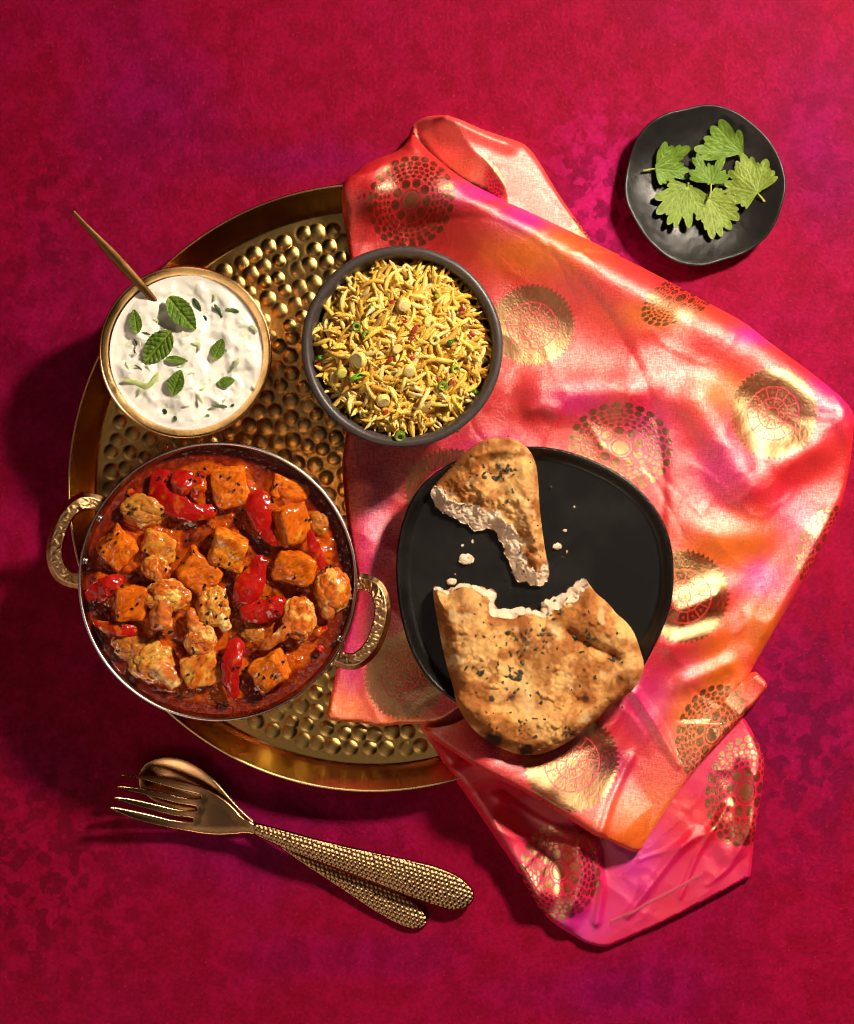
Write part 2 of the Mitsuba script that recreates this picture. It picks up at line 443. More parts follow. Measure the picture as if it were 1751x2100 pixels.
def roll(x, y, outline, cap=200):
    o = chaikin(outline, 2)
    f = np.ones(len(x))
    closed = np.vstack([o, o[:1]])
    rs = np.round(o[:, 2] / 4) * 4
    for r in np.unique(rs):
        if r < 1:
            continue
        segs = [closed[i:i + 2, :2] for i in range(len(o)) if rs[i] == r]
        d = dist_to(MultiLineString(segs), x, y)
        f = np.minimum(f, np.sqrt(np.clip(1 - (1 - np.minimum(d / r, 1)) ** 2, 0, 1)))
    return f


def dye(x, y, layer):
    n1 = N(x, y, 120, 3, 21 + layer)
    n2 = N(x, y, 40, 3, 31 + layer)
    coral, pink, orange, mag = (0.61, 0.027, 0.028), (0.58, 0.008, 0.13), (0.72, 0.125, 0.010), (0.56, 0.012, 0.22)
    red = (0.60, 0.016, 0.022)
    if layer == 2:
        c = mixc((0.60, 0.008, 0.030), (0.58, 0.006, 0.075), ss(.42, .64, n1))
        P, O, M = [(1230, 1890, 90, 50)], [], [(1300, 1760, 60, 90), (1190, 1900, 45, 36)]
    elif layer == 1:
        c = mixc((0.74, 0.06, 0.05), (0.74, 0.09, 0.075), ss(.4, .62, n1))
        P, O, M = [], [], []
    else:
        c = mixc(coral, red, ss(.36, .62, n1))
        P = [(765, 1090, 38, 190), (1010, 930, 80, 40), (720, 1350, 24, 110), (1480, 960, 60, 70), (1630, 1080, 50, 60), (1560, 1170, 60, 60), (1330, 1440, 60, 70), (1450, 1370, 60, 40), (1060, 1480, 80, 60), (1180, 820, 60, 30), (1700, 820, 60, 50), (1260, 1590, 40, 50), (940, 1000, 60, 60), (1330, 900, 50, 70)]
        O = [(1330, 1690, 95, 80), (1480, 1370, 60, 110), (1500, 1120, 110, 60), (1400, 1165, 70, 50), (830, 1350, 50, 40), (700, 1460, 60, 40), (1100, 520, 110, 50), (1560, 1290, 50, 80), (840, 1480, 100, 22), (1420, 1480, 50, 70), (1480, 800, 60, 40), (1350, 650, 90, 30)]
        M = [(985, 400, 70, 22), (1075, 450, 50, 30), (1560, 1185, 34, 34), (1170, 1140, 30, 30), (1540, 690, 40, 20)]
    for L, col in ((P, pink), (O, orange), (M, mag)):
        m = np.zeros(len(x))
        for a, b, ra, rb in L:
            m = np.maximum(m, np.exp(-((x - a) / ra) ** 2 - ((y - b) / rb) ** 2))
        c = mixc(c, col, np.clip(m * (.7 + 1.0 * n2), 0, 1))
    return c * (.93 + .14 * n2)[:, None]


def fine_wrinkle(x, y, seed):
    a = N(x * .8 + y * .6, (-x * .6 + y * .8) * .35, 26, 3, seed) - .5
    b = N(x * .3 - y * .95, (x * .95 + y * .3) * .3, 15, 2, seed + 3) - .5
    rg = np.random.default_rng(seed)
    cr = np.zeros(len(x))
    for k in range(46):
        x0, y0 = rg.uniform(680, 1750), rg.uniform(260, 1940)
        an = rg.choice([.6, 2.2, 1.2, -.5]) + rg.normal(0, .22)
        L = rg.uniform(60, 240)
        mid = rg.normal(0, 12)
        ln = [(x0, y0), (x0 + L / 2 * math.cos(an) - mid * math.sin(an), y0 + L / 2 * math.sin(an) + mid * math.cos(an)), (x0 + L * math.cos(an), y0 + L * math.sin(an))]
        cr += ridge(x, y, ln, rg.uniform(.5, 1.3) * rg.choice([-.7, 1]), rg.uniform(4, 9), 1.4)
    c = N(x * .75 + y * .66, (-x * .66 + y * .75) * .5, 95, 2, seed + 7) - .5
    q1, q2 = x * .75 + y * .66, -x * .66 + y * .75
    wx, wy = N(x, y, 70, 2, seed + 8) * 60, N(x, y, 70, 2, seed + 9) * 60
    d1 = 1 - np.abs(2 * N(q1 * .6 + wx, q2 * 1.1 + wy, 85, 1, seed + 10) - 1)
    d2 = 1 - np.abs(2 * N(q2 * .7 + wy, -q1 * 1.2 + wx, 46, 1, seed + 11) - 1)
    m_ = ss(.40, .66, N(x, y, 130, 2, seed + 12))
    return .4 * a + 4.2 * c + 1.15 * (d1 ** 2.2 - .3) + m_ * .75 * (d2 ** 2.5 - .25) + .6 * cr


def scarf_layer(name, outline, zint, zfloor, layer, seed, step=4.6, **lab):
    pl = Polygon(chaikin(outline, 2)[:, :2])
    p, t, nb = triangulate(pl, step, seed)
    x, y = p[:, 0], p[:, 1]
    zf = zfloor(x, y)
    z = zf + np.maximum(zint(x, y) - zf, .6) * roll(x, y, outline)
    col = dye(x, y, layer)
    return add(name, flat(np.c_[x, y, z], 14), t, 'silk_reverse' if layer == 2 else 'silk', color=col, uv=np.c_[x / 1000 + 10 * layer, y / 1000], parent='silk_scarf', **lab)


def ztop(x, y):
    z = tray_drape(x, y)
    z = z + ridge(x, y, [(790, 350), (880, 390), (990, 440), (1130, 505), (1290, 585), (1430, 650)], 13, 78)
    z += ridge(x, y, [(1380, 640), (1560, 735), (1690, 825), (1800, 900)], 9, 70)
    z += ridge(x, y, [(1040, 795), (1150, 806), (1260, 806), (1350, 800)], 8.5, 44)
    z += ridge(x, y, [(1060, 845), (1110, 838), (1160, 850)], 3.5, 18)
    z += ridge(x, y, [(1360, 790), (1430, 822), (1472, 885), (1520, 985), (1600, 1045)], 11, 50)
    z += ridge(x, y, [(1540, 960), (1630, 935), (1720, 890)], 10, 42)
    z += ridge(x, y, [(1385, 1075), (1480, 1100), (1600, 1090)], 5, 40)
    z += ridge(x, y, [(1350, 1262), (1420, 1240), (1500, 1205)], 5.5, 26)
    z += ridge(x, y, [(1330, 1330), (1420, 1312), (1500, 1285)], 6, 34)
    z += ridge(x, y, [(1380, 1410), (1450, 1380), (1520, 1350)], 3.5, 20)
    z += ridge(x, y, [(1288, 1404), (1340, 1480), (1400, 1588)], 3.2, 12)
    z += ridge(x, y, [(760, 930), (745, 1050), (780, 1200), (760, 1340)], 4, 46)
    z += ridge(x, y, [(760, 470), (770, 400), (740, 370)], 6, 34)
    z += ridge(x, y, [(900, 1500), (1000, 1560), (1100, 1618), (1225, 1702), (1330, 1760)], 20, 80)
    z += ridge(x, y, [(1224, 1712), (1250, 1640), (1300, 1540)], 2.2, 9)
    z += ridge(x, y, [(1540, 1330), (1640, 1170), (1700, 1050)], 6, 40)
    z += fine_wrinkle(x, y, 50) * 1.0
    # flattened by what stands on it
    d = shapely.distance(shapely.points(x, y), PLATE.buffer(-30))
    z = np.minimum(z, 21.5 + 40 * ss(10, 110, d))
    d = np.hypot(x - 824, y - 711)
    z = np.minimum(z, 9.0 + .32 * np.clip(d - 130, 0, None))
    return z


def floor_top(x, y):
    r = np.hypot(x - TX, y - TY)
    z = np.where(r < 566, 6.0, 1.0)
    z = np.where((r >= 560) & (r < 640), np.where(r < 618, 5 + 15.8 * ss(566, 615, r), 21 - 16 * ss(618, 700, r)), z)
    z = np.where((y > 1480) & (x > 940), 12, z)
    z = np.where((y < 520) & (x > 850), 7, z)
    return z


scarf_layer('top_layer', top_out, ztop, floor_top, 0, 61)
back_out = [(842, 262, 14), (848, 246, 14), (870, 232, 16), (902, 231, 18), (942, 240, 22), (985, 259, 24), (1050, 278, 22), (1084, 291, 18), (1112, 332, 14), (1150, 397, 12), (1190, 452, 10), (1222, 497, 8), (1240, 540, 0), (1100, 500, 0), (960, 430, 0), (880, 350, 0), (850, 300, 0)]


def zback(x, y):
    dr_ = dist_to(LineString([(1060, 260), (1084, 291), (1112, 332), (1150, 397), (1222, 497)]), x, y)
    z = 2 + np.minimum(.17 * dr_, 20) + ridge(x, y, [(1084, 291), (1112, 332), (1190, 452)], 3, 22)
    lipd = dist_to(LineString([(850, 240), (856, 270), (880, 312), (940, 366), (1000, 398)]), x, y)
    z = np.minimum(z, 3 + .27 * lipd + 5 * ss(990, 1030, x))
    z += ridge(x, y, [(885, 240), (940, 252), (1000, 278), (1070, 300)], 7, 22)
    return np.maximum(z + fine_wrinkle(x, y, 70) * .8, 2)


scarf_layer('back_fold', back_out, zback, lambda x, y: np.full(len(x), .6), 1, 62, 4.2)
low_out = [(852, 1484, 14), (880, 1522, 16), (911, 1571, 20), (942, 1616, 22), (975, 1662, 22), (1010, 1715, 22), (1047, 1768, 20), (1080, 1822, 18), (1109, 1873, 18), (1135, 1900, 18), (1167, 1920, 16), (1200, 1940, 10), (1226, 1948, 6), (1244, 1951, 6), (1266, 1944, 6), (1369, 1897, 5), (1465, 1847, 5), (1530, 1812, 5), (1543, 1806, 5), (1546, 1798, 6),
           (1549, 1758, 12), (1556, 1700, 16), (1566, 1640, 16), (1573, 1600, 16), (1574, 1561, 16), (1561, 1527, 14), (1532, 1475, 10), (1500, 1440, 0), (1300, 1400, 0), (1000, 1420, 0), (880, 1440, 0)]


def zlow(x, y):
    z = 3.0 + ridge(x, y, [(880, 1500), (930, 1575), (990, 1660), (1070, 1785), (1140, 1880)], 14, 42)
    z += ridge(x, y, [(1186, 1690), (1190, 1800), (1168, 1890)], 13, 30)
    z += ridge(x, y, [(1545, 1540), (1545, 1640), (1530, 1740)], 11, 30)
    z += ridge(x, y, [(1490, 1790), (1480, 1720), (1500, 1660)], 3.5, 22)
    z += ridge(x, y, [(1216, 1730), (1236, 1830), (1222, 1915)], 5, 13, 1.5)
    z += ridge(x, y, [(1275, 1900), (1350, 1800), (1440, 1690)], 4, 16, 1.4)
    z += ridge(x, y, [(1390, 1860), (1430, 1760), (1500, 1640)], 3.4, 12, 1.3)
    z += ridge(x, y, [(1300, 1770), (1390, 1740), (1470, 1700)], 2.6, 10, 1.3)
    z += ridge(x, y, [(1440, 1830), (1500, 1780), (1540, 1700)], 3.0, 12, 1.4)
    z += ridge(x, y, [(900, 1560), (1000, 1620), (1100, 1680), (1180, 1720)], 3, 12, 1.4)
    z += ridge(x, y, [(985, 1690), (1080, 1720), (1200, 1740)], 3.2, 14, 1.4)
    z += ridge(x, y, [(1040, 1660), (1010, 1610)], 5, 20) + ridge(x, y, [(1330, 1850), (1300, 1760)], 1.5, 20)
    z = np.where((y < 1640), np.minimum(z, 17), z)
    r = np.hypot(x - TX, y - TY)
    z = np.maximum(z, np.where(r < 618, 5 + 16.5 * ss(560, 606, r), 21.5 - 17 * ss(622, 720, r)) + .5)
    return z + fine_wrinkle(x, y, 90) * .9


scarf_layer('lower_layer', low_out, zlow, lambda x, y: np.where(np.hypot(x - TX, y - TY) < 618, 5.5, .6), 2, 63, label='deep pink underside layer with a stitched hem')
side_out = [(1548, 1374, 5), (1566, 1390, 5), (1582, 1407, 6), (1560, 1434, 10), (1530, 1470, 12), (1480, 1525, 12), (1424, 1585, 10), (1405, 1600, 0), (1420, 1540, 0), (1480, 1440, 0)]
scarf_layer('side_fold', side_out, lambda x, y: 12 + fine_wrinkle(x, y, 95), lambda x, y: np.full(len(x), 2.5), 0, 64, 3.5)
hem = resample(np.array([(1253, 1896), (1310, 1868), (1380, 1832), (1446, 1795)], float), 60)
hv, hf = [], []
for i in range(0, 58):
    a, b = hem[i], hem[i + 1]
    m_ = (a + b) / 2
    d_ = (b - a) / np.linalg.norm(b - a)
    n_ = np.array([-d_[1], d_[0]])
    zz = float(zlow(np.array([m_[0]]), np.array([m_[1]]))[0])
    q = [m_ + n_ * 3.8 - d_ * 1.9, m_ + n_ * 3.8 + d_ * .6, m_ - n_ * 3.8 + d_ * 1.9, m_ - n_ * 3.8 - d_ * .6]
    o = len(hv)
    hv += [(c[0], c[1], zz + .35) for c in q] + [(m_[0], m_[1], zz + .8)]
    hf += [(o, o + 1, o + 4), (o + 1, o + 2, o + 4), (o + 2, o + 3, o + 4), (o + 3, o, o + 4)]
add('hem_stitching', flat(np.array(hv), 14), hf, 'hem_thread', smooth=False, parent='silk_scarf', kind='stuff')
tag('silk_scarf', 'rumpled coral and pink silk scarf woven with gold medallions, under the black plate', 'scarf')

# ------------------------------------------------------------------ raita bowl
RX, RY = 380, 722
out = [(70, -200), (78, -205), (110, -190), (145, -140), (165, -80), (174, -30), (177, -8), (177.5, 0)]
inn = [(177.5, 0), (176.8, 2.8), (174.8, 4), (172.5, 3), (170, 0), (164, -6), (159, -13), (157, -20), (152, -50), (140, -110), (100, -150), (10, -160)]
v, f = lathe(out, 160)
ZB = 61
add('outer_shell', put(v, RX, RY, ZB), f, 'copper_out', parent='metal_bowl')
v, f = lathe(inn, 160)
add('inner_shell', put(v, RX, RY, ZB), f, 'polished_brass', parent='metal_bowl')
tag('metal_bowl', 'polished copper coloured metal bowl holding white yogurt dip', 'bowl')
YZ = 57.0
p, t, nb = triangulate(Point(0, 0).buffer(160, 60), 1.7, 7)
x, y = p[:, 0], p[:, 1]
r = np.hypot(x, y)
a = N(x, y, 46, 2, 101)
b = N(x, y, 21, 2, 102)
lump = np.abs(a - .5) * 2
edge = ss(158, 125, r)
zy = edge * (11 * (ss(.34, .66, a) - .4) + 4.8 * (ss(.3, .7, b) - .45) + 1.6 * (N(x, y, 9, 2, 103) - .5)) + 2 * ss(150, 160, r)
white = np.tile([0.86, 0.82, 0.76], (len(x), 1))
g = N(x, y, 9, 2, 104)
g2 = N(x, y, 40, 2, 105)
white = mixc(white, (0.50, 0.58, 0.33), ss(.60, .72, g) * ss(.42, .58, g2) * .7 * edge)
add('yogurt_dip', put(np.c_[x, -y, zy], 385, 725, YZ), t, 'food', color=white, label='creamy white yogurt with grated cucumber in the metal bowl', cat='yogurt dip')
YKD = cKDTree(np.c_[x, y])
YZV = zy


def yog_z(px, py):
    d, i = YKD.query(np.c_[np.atleast_1d(px) - 385, np.atleast_1d(py) - 725], k=6)
    return YZV[i].max(1)


def leaf_sheet(outline, step, seed=0):
    p, t, nb = triangulate(Polygon(outline).buffer(0), step, seed)
    return p, t[:, ::-1], nb


def mint_leaf(x0, y0, x1, y1, width, z, seed, label):
    """blade from the stalk end (x0, y0) to the tip (x1, y1), layout units"""
    L = math.hypot(x1 - x0, y1 - y0)
    ang = math.atan2(-(y1 - y0), x1 - x0)
    s = np.linspace(0, 1, 60)
    w = width / 2 * np.sin(np.pi * np.clip(s, 0, 1) ** .85) ** .7
    w = w * (1 + .10 * ((s * 11) % 1 - .5)) + .4
    up = np.c_[s * L, w]
    dn = np.c_[s[::-1] * L, -w[::-1]]
    p, t, nb = leaf_sheet(np.vstack([up, dn]), max(.9, width / 34), seed)
    x, y = p[:, 0], p[:, 1]
    ay = np.abs(y) / (width / 2)
    vein = (x / L * 7.5 - ay * 1.6) % 1
    vein = np.exp(-((vein - .5) / .17) ** 2)
    mid = np.exp(-(y / (width * .035)) ** 2)
    puff = 1 - vein
    zz = puff * width * .05 * ss(0, .25, ay) - mid * width * .05 + ay ** 2 * width * .09 * (1 if seed % 2 else -.6) + width * .12 * np.sin(x / L * 3 + seed) + (N(x, y, width / 9, 2, seed) - .5) * width * .11
    col = mixc((0.075, 0.15, 0.012), (0.20, 0.29, 0.03), np.clip(vein * .5 + mid * .8, 0, 1))
    col = mixc(col, (0.26, 0.33, 0.04), ss(.25, 0, x / L) * .7) * (.7 + .6 * N(x, y, width / 4, 2, seed + 5))[:, None]
    return add('mint_leaf', put(np.c_[x, y, zz], x0, y0, z, ang), t, 'leaf', color=col, label=label, cat='mint leaf')


def c1(a, b):
    return 140.1 + a * .28, 392.2 + b * .28


def mint(a0, b0, a1, b1, w, seed, label, lift=1.6):
    x0, y0 = c1(a0, b0)
    x1, y1 = c1(a1, b1)
    zt = float(np.max(yog_z(np.linspace(x0, x1, 7), np.linspace(y0, y1, 7))) * S * 960)
    return mint_leaf(x0, y0, x1, y1, w * .28, YZ + max(zt, 0) * .75 + lift, seed, label)


mint(735, 775, 930, 1015, 165, 1, 'large upright mint leaf beside the tip of the dark spoon handle', 2.4)
mint(752, 1030, 555, 1258, 185, 2, 'largest broad mint leaf left of the middle of the yogurt', 2.4)
mint(505, 1045, 478, 865, 90, 3, 'small mint leaf near the left rim of the yogurt')
mint(1065, 1235, 1130, 1080, 95, 4, 'small pale tipped mint leaf right of the middle of the yogurt')
mint(760, 1490, 825, 1310, 115, 5, 'mint leaf in the lower middle of the yogurt pointing up')
mint(1098, 1412, 1218, 1382, 78, 6, 'tiny curled mint leaf at the lower right of the yogurt')
mint(715, 1225, 875, 1245, 52, 7, 'narrow dark mint leaf with a stalk below the largest leaf')


def strip(name, pts, w, th, z, col, bsdf, label, cat, group=None, seed=0, tw=0.3):
    pth = resample(chaikin(np.asarray(pts, float), 2, False), 24)
    c = pth.mean(0)
    loc = np.c_[pth[:, 0] - c[0], c[1] - pth[:, 1], np.zeros(24)]
    s = np.linspace(0, 1, 24)
    loc[:, 2] = th * .6 * np.sin(s * 5 + seed)
    prof = np.clip(np.sin(np.pi * (s * .94 + .03)), .05, 1) ** .45
    v, f = sweep(loc, circle(12, w / 2, th / 2), np.c_[prof, prof], twist=tw * np.sin(3 * s + seed))
    cc = np.asarray(col, float)[None] * (.75 + .5 * noise3(v, 6, 2, seed))[:, None]
    return add(name, put(v, c[0], c[1], z), f, bsdf, color=cc, label=label, cat=cat, group=group)


for k, (a, b, a2, b2, w, col) in enumerate([(915, 785, 968, 880, 34, (.02, .05, .01)), (1070, 830, 1125, 925, 30, (.03, .07, .012)), (1155, 865, 1250, 885, 34, (.06, .12, .03)), (990, 910, 1010, 950, 18, (.03, .06, .02)),
                                            (690, 1600, 715, 1630, 34, (.02, .04, .015)), (770, 1650, 790, 1680, 24, (.03, .06, .015)), (480, 1080, 500, 1130, 12, (.04, .06, .03)), (490, 1275, 540, 1315, 13, (.03, .04, .02)), (845, 820, 890, 828, 14, (.02, .05, .02)),
                                            (1050, 1570, 1165, 1580, 26, (.13, .15, .10)), (1190, 1575, 1215, 1565, 20, (.03, .08, .02)), (535, 1035, 600, 1050, 12, (.05, .08, .03)), (480, 1160, 490, 1200, 10, (.02, .03, .02)), (1340, 1430, 1360, 1480, 12, (.1, .14, .05)), (1010, 1640, 1030, 1650, 20, (.1, .18, .03))]):
    x0, y0 = c1(a, b)
    x1, y1 = c1(a2, b2)
    strip('herb_shred', [(x0, y0), ((x0 + x1) / 2 + 1.5, (y0 + y1) / 2 - 1), (x1, y1)], w * .28, max(1.6, w * .1), YZ + float(yog_z((x0 + x1) / 2, (y0 + y1) / 2)[0]) * S * 960 + .5, col, 'leaf',
          'dark shred of chopped mint half sunk in the yogurt', 'herb shred', 'mint shreds in the yogurt', k)
x_ = [c1(*q) for q in ((400, 1385), (470, 1390), (530, 1420), (575, 1432), (620, 1400), (662, 1330))]
strip('cucumber_strip', x_, 12, 5, YZ + 2.6, (.50, .58, .20), 'food', 'long curved pale green cucumber strip at the lower left of the yogurt', 'cucumber strip', seed=3)
for k, (q, w, lb) in enumerate([([(905, 1110), (960, 1120), (960, 1170)], 9, 'pale cucumber strip in the middle of the yogurt'), ([(940, 1480), (965, 1520), (985, 1555)], 8, 'pale cucumber strip low in the yogurt above the grey shred'),
                                ([(1215, 1290), (1250, 1240), (1240, 1220)], 8, 'pale cucumber strip at the right of the yogurt'), ([(1330, 985), (1375, 1000), (1372, 1040)], 7, 'thin curled cucumber strip against the right rim of the yogurt')]):
    x_ = [c1(*c) for c in q]
    strip('cucumber_strip', x_, w, 3.5, YZ + 1.9 + float(yog_z(x_[1][0], x_[1][1])[0]) * S * 900, (.58, .63, .36), 'food', lb, 'cucumber strip', seed=k + 9)

rng = np.random.default_rng(17)
for k in range(22):
    rr_, an_ = 135 * math.sqrt(rng.uniform(.02, 1)), rng.uniform(0, 6.28)
    px, py = 385 + rr_ * math.cos(an_), 725 + rr_ * math.sin(an_)
    t_, l_ = rng.uniform(0, 6.28), rng.uniform(9, 20)
    q = [(px, py), (px + l_ * .5 * math.cos(t_) + 2, py + l_ * .5 * math.sin(t_) - 2), (px + l_ * math.cos(t_ + .4), py + l_ * math.sin(t_ + .4))]
    strip('cucumber_shred', q, rng.uniform(3.5, 6.5), 2.6, YZ + .5 + float(yog_z(q[1][0], q[1][1])[0]) * S * 960, [(.60, .66, .42), (.45, .54, .22), (.36, .38, .33), (.70, .72, .58)][k % 4], 'food', 'pale shred of grated cucumber half sunk in the yogurt', 'cucumber shred', 'grated cucumber in the yogurt', k + 40)
# spoon standing in the yogurt, its handle leaning on the rim
pth = np.array([[334, 638, 54.], [318, 619, 57], [290, 586, 62.5], [250, 543, 67.5], [210, 499, 75], [175, 462, 81], [156, 441, 84.5], [150, 434, 85.5]])
pw = np.array([6.4, 7.2, 8.8, 10.4, 10.0, 7.4, 5.2, 3.8])
pth = resample(pth, 60)
pw = np.interp(np.linspace(0, 1, 60), np.linspace(0, 1, 8), pw)
v = [(((q[0] - CX) * (1 - q[2] / 1000 / H)), ((CY - q[1]) * (1 - q[2] / 1000 / H)), q[2] / 1000 / S) for q in pth]
sv, sf = sweep(np.array(v), circle(16, 1, .72), np.c_[pw, pw * .62])
sv = sv * S
add('handle', sv, sf, 'bronze', parent='dip_spoon')
tag('dip_spoon', 'dark bronze spoon standing in the yogurt with its handle over the rim', 'spoon')

# ------------------------------------------------------------------ rice bowl
BX, BY, BZ = 824.5, 711, 63
prof = [(5, -185), (112, -185), (118, -178), (140, -150), (176, -90), (196, -40), (204, -12), (206.5, -2), (206.5, 4), (204, 9), (197.5, 11.5), (191, 9.5), (187, 4), (185, -6), (181, -30), (169, -80), (140, -140), (90, -165), (5, -168)]
prof = chaikin(np.array(prof, float), 1, False)
v, f = lathe(prof, 150)
wob = (noise3(v, 60, 2, 8) - .5) * 3
v[:, :2] *= (1 + wob / 300)[:, None]
col = mixc((0.040, 0.031, 0.031), (0.062, 0.048, 0.046), noise3(v, 14, 3, 9))
add('stoneware_bowl', put(v, BX, BY, BZ), f, 'stoneware', color=col, label='dark grey brown stoneware bowl heaped with yellow rice', cat='bowl')


def mound(x, y):
    r = np.hypot(x, y)
    return -1 + 9 * (1 - (r / 178) ** 2) + (N(x, y, 45, 2, 77) - .5) * 9


p, t, nb = triangulate(Point(0, 0).buffer(181, 40), 5, 9)
zc = mound(p[:, 0], p[:, 1]) * 3.3 - 17 - 28 * ss(150, 182, np.hypot(p[:, 0], p[:, 1]))
gv, gf, gc = [np.c_[p[:, 0], -p[:, 1], zc]], [t], [np.tile([0.30, 0.17, 0.025], (len(p), 1))]
goff = len(p)


def grain_mesh(L, R, bend, seed):
    s = np.linspace(-1, 1, 9)
    pr = np.sqrt(np.clip(1 - np.abs(s) ** 3.2, 0.02, 1))
    pth = np.c_[s * L / 2, bend * (s ** 2 - .4) * L / 2, .1 * np.sin(s * 3 + seed) * L / 2]
    return sweep(pth, circle(7, R, R * .8), np.c_[pr, pr])


rng = np.random.default_rng(12)
GR = [grain_mesh(1, rng.uniform(.080, .100), rng.uniform(-.75, .75), i) for i in range(10)]
tints = np.array([(0.76, 0.48, 0.075), (0.80, 0.56, 0.13), (0.68, 0.38, 0.045), (0.78, 0.51, 0.09), (0.80, 0.62, 0.22), (0.60, 0.33, 0.05)])
grains = []
for i in range(1000):
    rr = 170 * math.sqrt(rng.uniform(0, 1))
    a = rng.uniform(0, 6.283)
    x, y = rr * math.cos(a), rr * math.sin(a)
    yaw, pit, rol = rng.uniform(0, 6.283), rng.normal(0, .30), rng.uniform(0, 6.28)
    L = rng.uniform(46, 74)
    lift = rng.uniform(-12, 10)
    if rr > 140:
        lift -= (rr - 140) * .75
    grains.append((x, y, float(mound(np.array([x]), np.array([y]))[0]) * 3.3 - 8 + lift, yaw, pit, rol, L, rng.integers(10), rng.integers(6), lift, rng.uniform(.8, 1.12)))
top300 = set(np.argsort([-g[9] for g in grains])[:300])


def grain_pose(g):
    v, f = GR[g[7]]
    cr, sr = math.cos(g[5]), math.sin(g[5])
    cp, sp = math.cos(g[4]), math.sin(g[4])
    cy, sy = math.cos(g[3]), math.sin(g[3])
    Rm = np.array([[cy, -sy, 0], [sy, cy, 0], [0, 0, 1]]) @ np.array([[cp, 0, sp], [0, 1, 0], [-sp, 0, cp]]) @ np.array([[1, 0, 0], [0, cr, -sr], [0, sr, cr]])
    return (v * g[6]) @ Rm.T + [g[0], g[1], g[2]], f


grain_col = []
for i, g in enumerate(grains):
    v, f = grain_pose(g)
    c = np.tile(tints[g[8]] * g[10], (len(v), 1)) * (.85 + .3 * noise3(v, 5, 1, 3))[:, None]
    if i in top300:
        add('rice_grain', put(v, BX, BY, BZ), f, 'food', color=c, label='yellow spiced long rice grain on top of the heap in the stoneware bowl', cat='rice grain', group='rice grains on top of the heap')
    else:
        gv.append(v)
        gf.append(f + goff)
        gc.append(c)
        goff += len(v)
add('rice', put(np.vstack(gv), BX, BY, BZ), np.vstack(gf), 'food', color=np.vstack(gc), label='heap of yellow spiced rice filling the stoneware bowl', cat='rice', kind='stuff')


def c2(a, b):
    return 595.4 + a * .26805, 476.3 + b * .26805


def rice_top(px, py):
    x, y = px - BX, py - BY
    return float(mound(np.array([x]), np.array([-y]))[0]) * 3.3 + 1


def slice_of(a, b, rad, th, tilt, az, col, col2, label, cat, ring=False, lift=4, squash=1.0):
    px, py = c2(a, b)
    rad, th = rad * .225, th * .24
    if ring:
        pr = np.array([(rad * .5, -th / 2), (rad * .85, -th / 2), (rad, -th / 3), (rad, th / 3), (rad * .85, th / 2), (rad * .5, th / 2), (rad * .42, 0), (rad * .5, -th / 2)])
    else:
        pr = np.array([(.01, -th / 2), (rad * .8, -th / 2), (rad * .97, -th * .36), (rad, 0), (rad * .97, th * .36), (rad * .8, th / 2), (rad * .55, th * .46), (rad * .5, th * .52), (rad * .2, th * .48), (.01, th * .53)])
    v, f = lathe(pr, 26)
    v[:, 1] *= squash
    rr = np.hypot(v[:, 0], v[:, 1]) / rad
    c = mixc(col, col2, ss(.25, .7, np.abs(v[:, 2]) / (th * .5)) * ss(.95, .7, rr)) * (.85 + .3 * noise3(v, 4, 2, int(a)))[:, None]
    ct, st = math.cos(tilt), math.sin(tilt)
    v = v @ np.array([[1, 0, 0], [0, ct, -st], [0, st, ct]]).T
    v = put(v, 0, 0, 0, az, 1) / S - np.array([-CX, CY, 0])
    z = rice_top(px, py) + lift
    v[:, 2] += z
    return add(cat.replace(' ', '_'), put(v, px, py, BZ), f, 'food', color=c, label=label, cat=cat)


CRE, PALE = (.80, .60, .15), (.88, .72, .30)
slice_of(870, 560, 62, 80, .5, .3, CRE, PALE, 'round cream onion slice near the top middle of the rice', 'onion slice', lift=9)
slice_of(530, 985, 74, 60, .75, -1.3, CRE, PALE, 'thick cream onion disc standing on edge at the left of the rice', 'onion slice', lift=9)
slice_of(912, 1065, 58, 55, .7, .1, CRE, PALE, 'cream onion disc below the middle of the rice', 'onion slice', lift=9)
slice_of(710, 1290, 64, 60, .9, .2, CRE, PALE, 'cream onion disc near the lower middle rim of the rice', 'onion slice', lift=9)
slice_of(820, 900, 50, 30, .3, .6, (.62, .46, .12), (.70, .56, .18), 'flat yellow onion slice left of the two red flakes in the rice', 'onion slice', lift=7, squash=.8)
slice_of(1065, 690, 58, 40, .4, .8, (.66, .55, .10), (.74, .66, .22), 'pale yellow onion slice right of the large red flake', 'onion slice', lift=7)
slice_of(395, 1075, 50, 60, .5, .2, (.50, .46, .06), (.62, .56, .12), 'pale green onion slice near the left rim of the rice', 'onion slice', lift=6)
slice_of(1100, 830, 50, 40, .2, .8, (.62, .52, .12), (.66, .58, .2), 'hollow pale onion ring right of the middle of the rice', 'onion ring', ring=True, lift=7)
GRN, GR2 = (.09, .20, .012), (.24, .38, .04)
slice_of(508, 728, 42, 44, .3, .3, GRN, GR2, 'bright green spring onion ring at the upper left of the rice', 'spring onion ring', ring=True, lift=9)
slice_of(580, 792, 38, 40, .5, .9, GRN, GR2, 'bright green spring onion ring touching the upper left ring from below', 'spring onion ring', ring=True, lift=9)
slice_of(1165, 1180, 46, 42, .4, .1, GRN, GR2, 'green spring onion ring at the lower right of the rice', 'spring onion ring', ring=True, lift=8)
slice_of(838, 1562, 50, 50, .6, .1, GRN, GR2, 'green spring onion ring at the bottom rim of the rice', 'spring onion ring', ring=True, lift=14)
slice_of(1262, 1050, 42, 44, .4, .6, (.28, .40, .03), (.4, .5, .06), 'pale green spring onion ring near the right rim of the rice', 'spring onion ring', ring=True, lift=7)
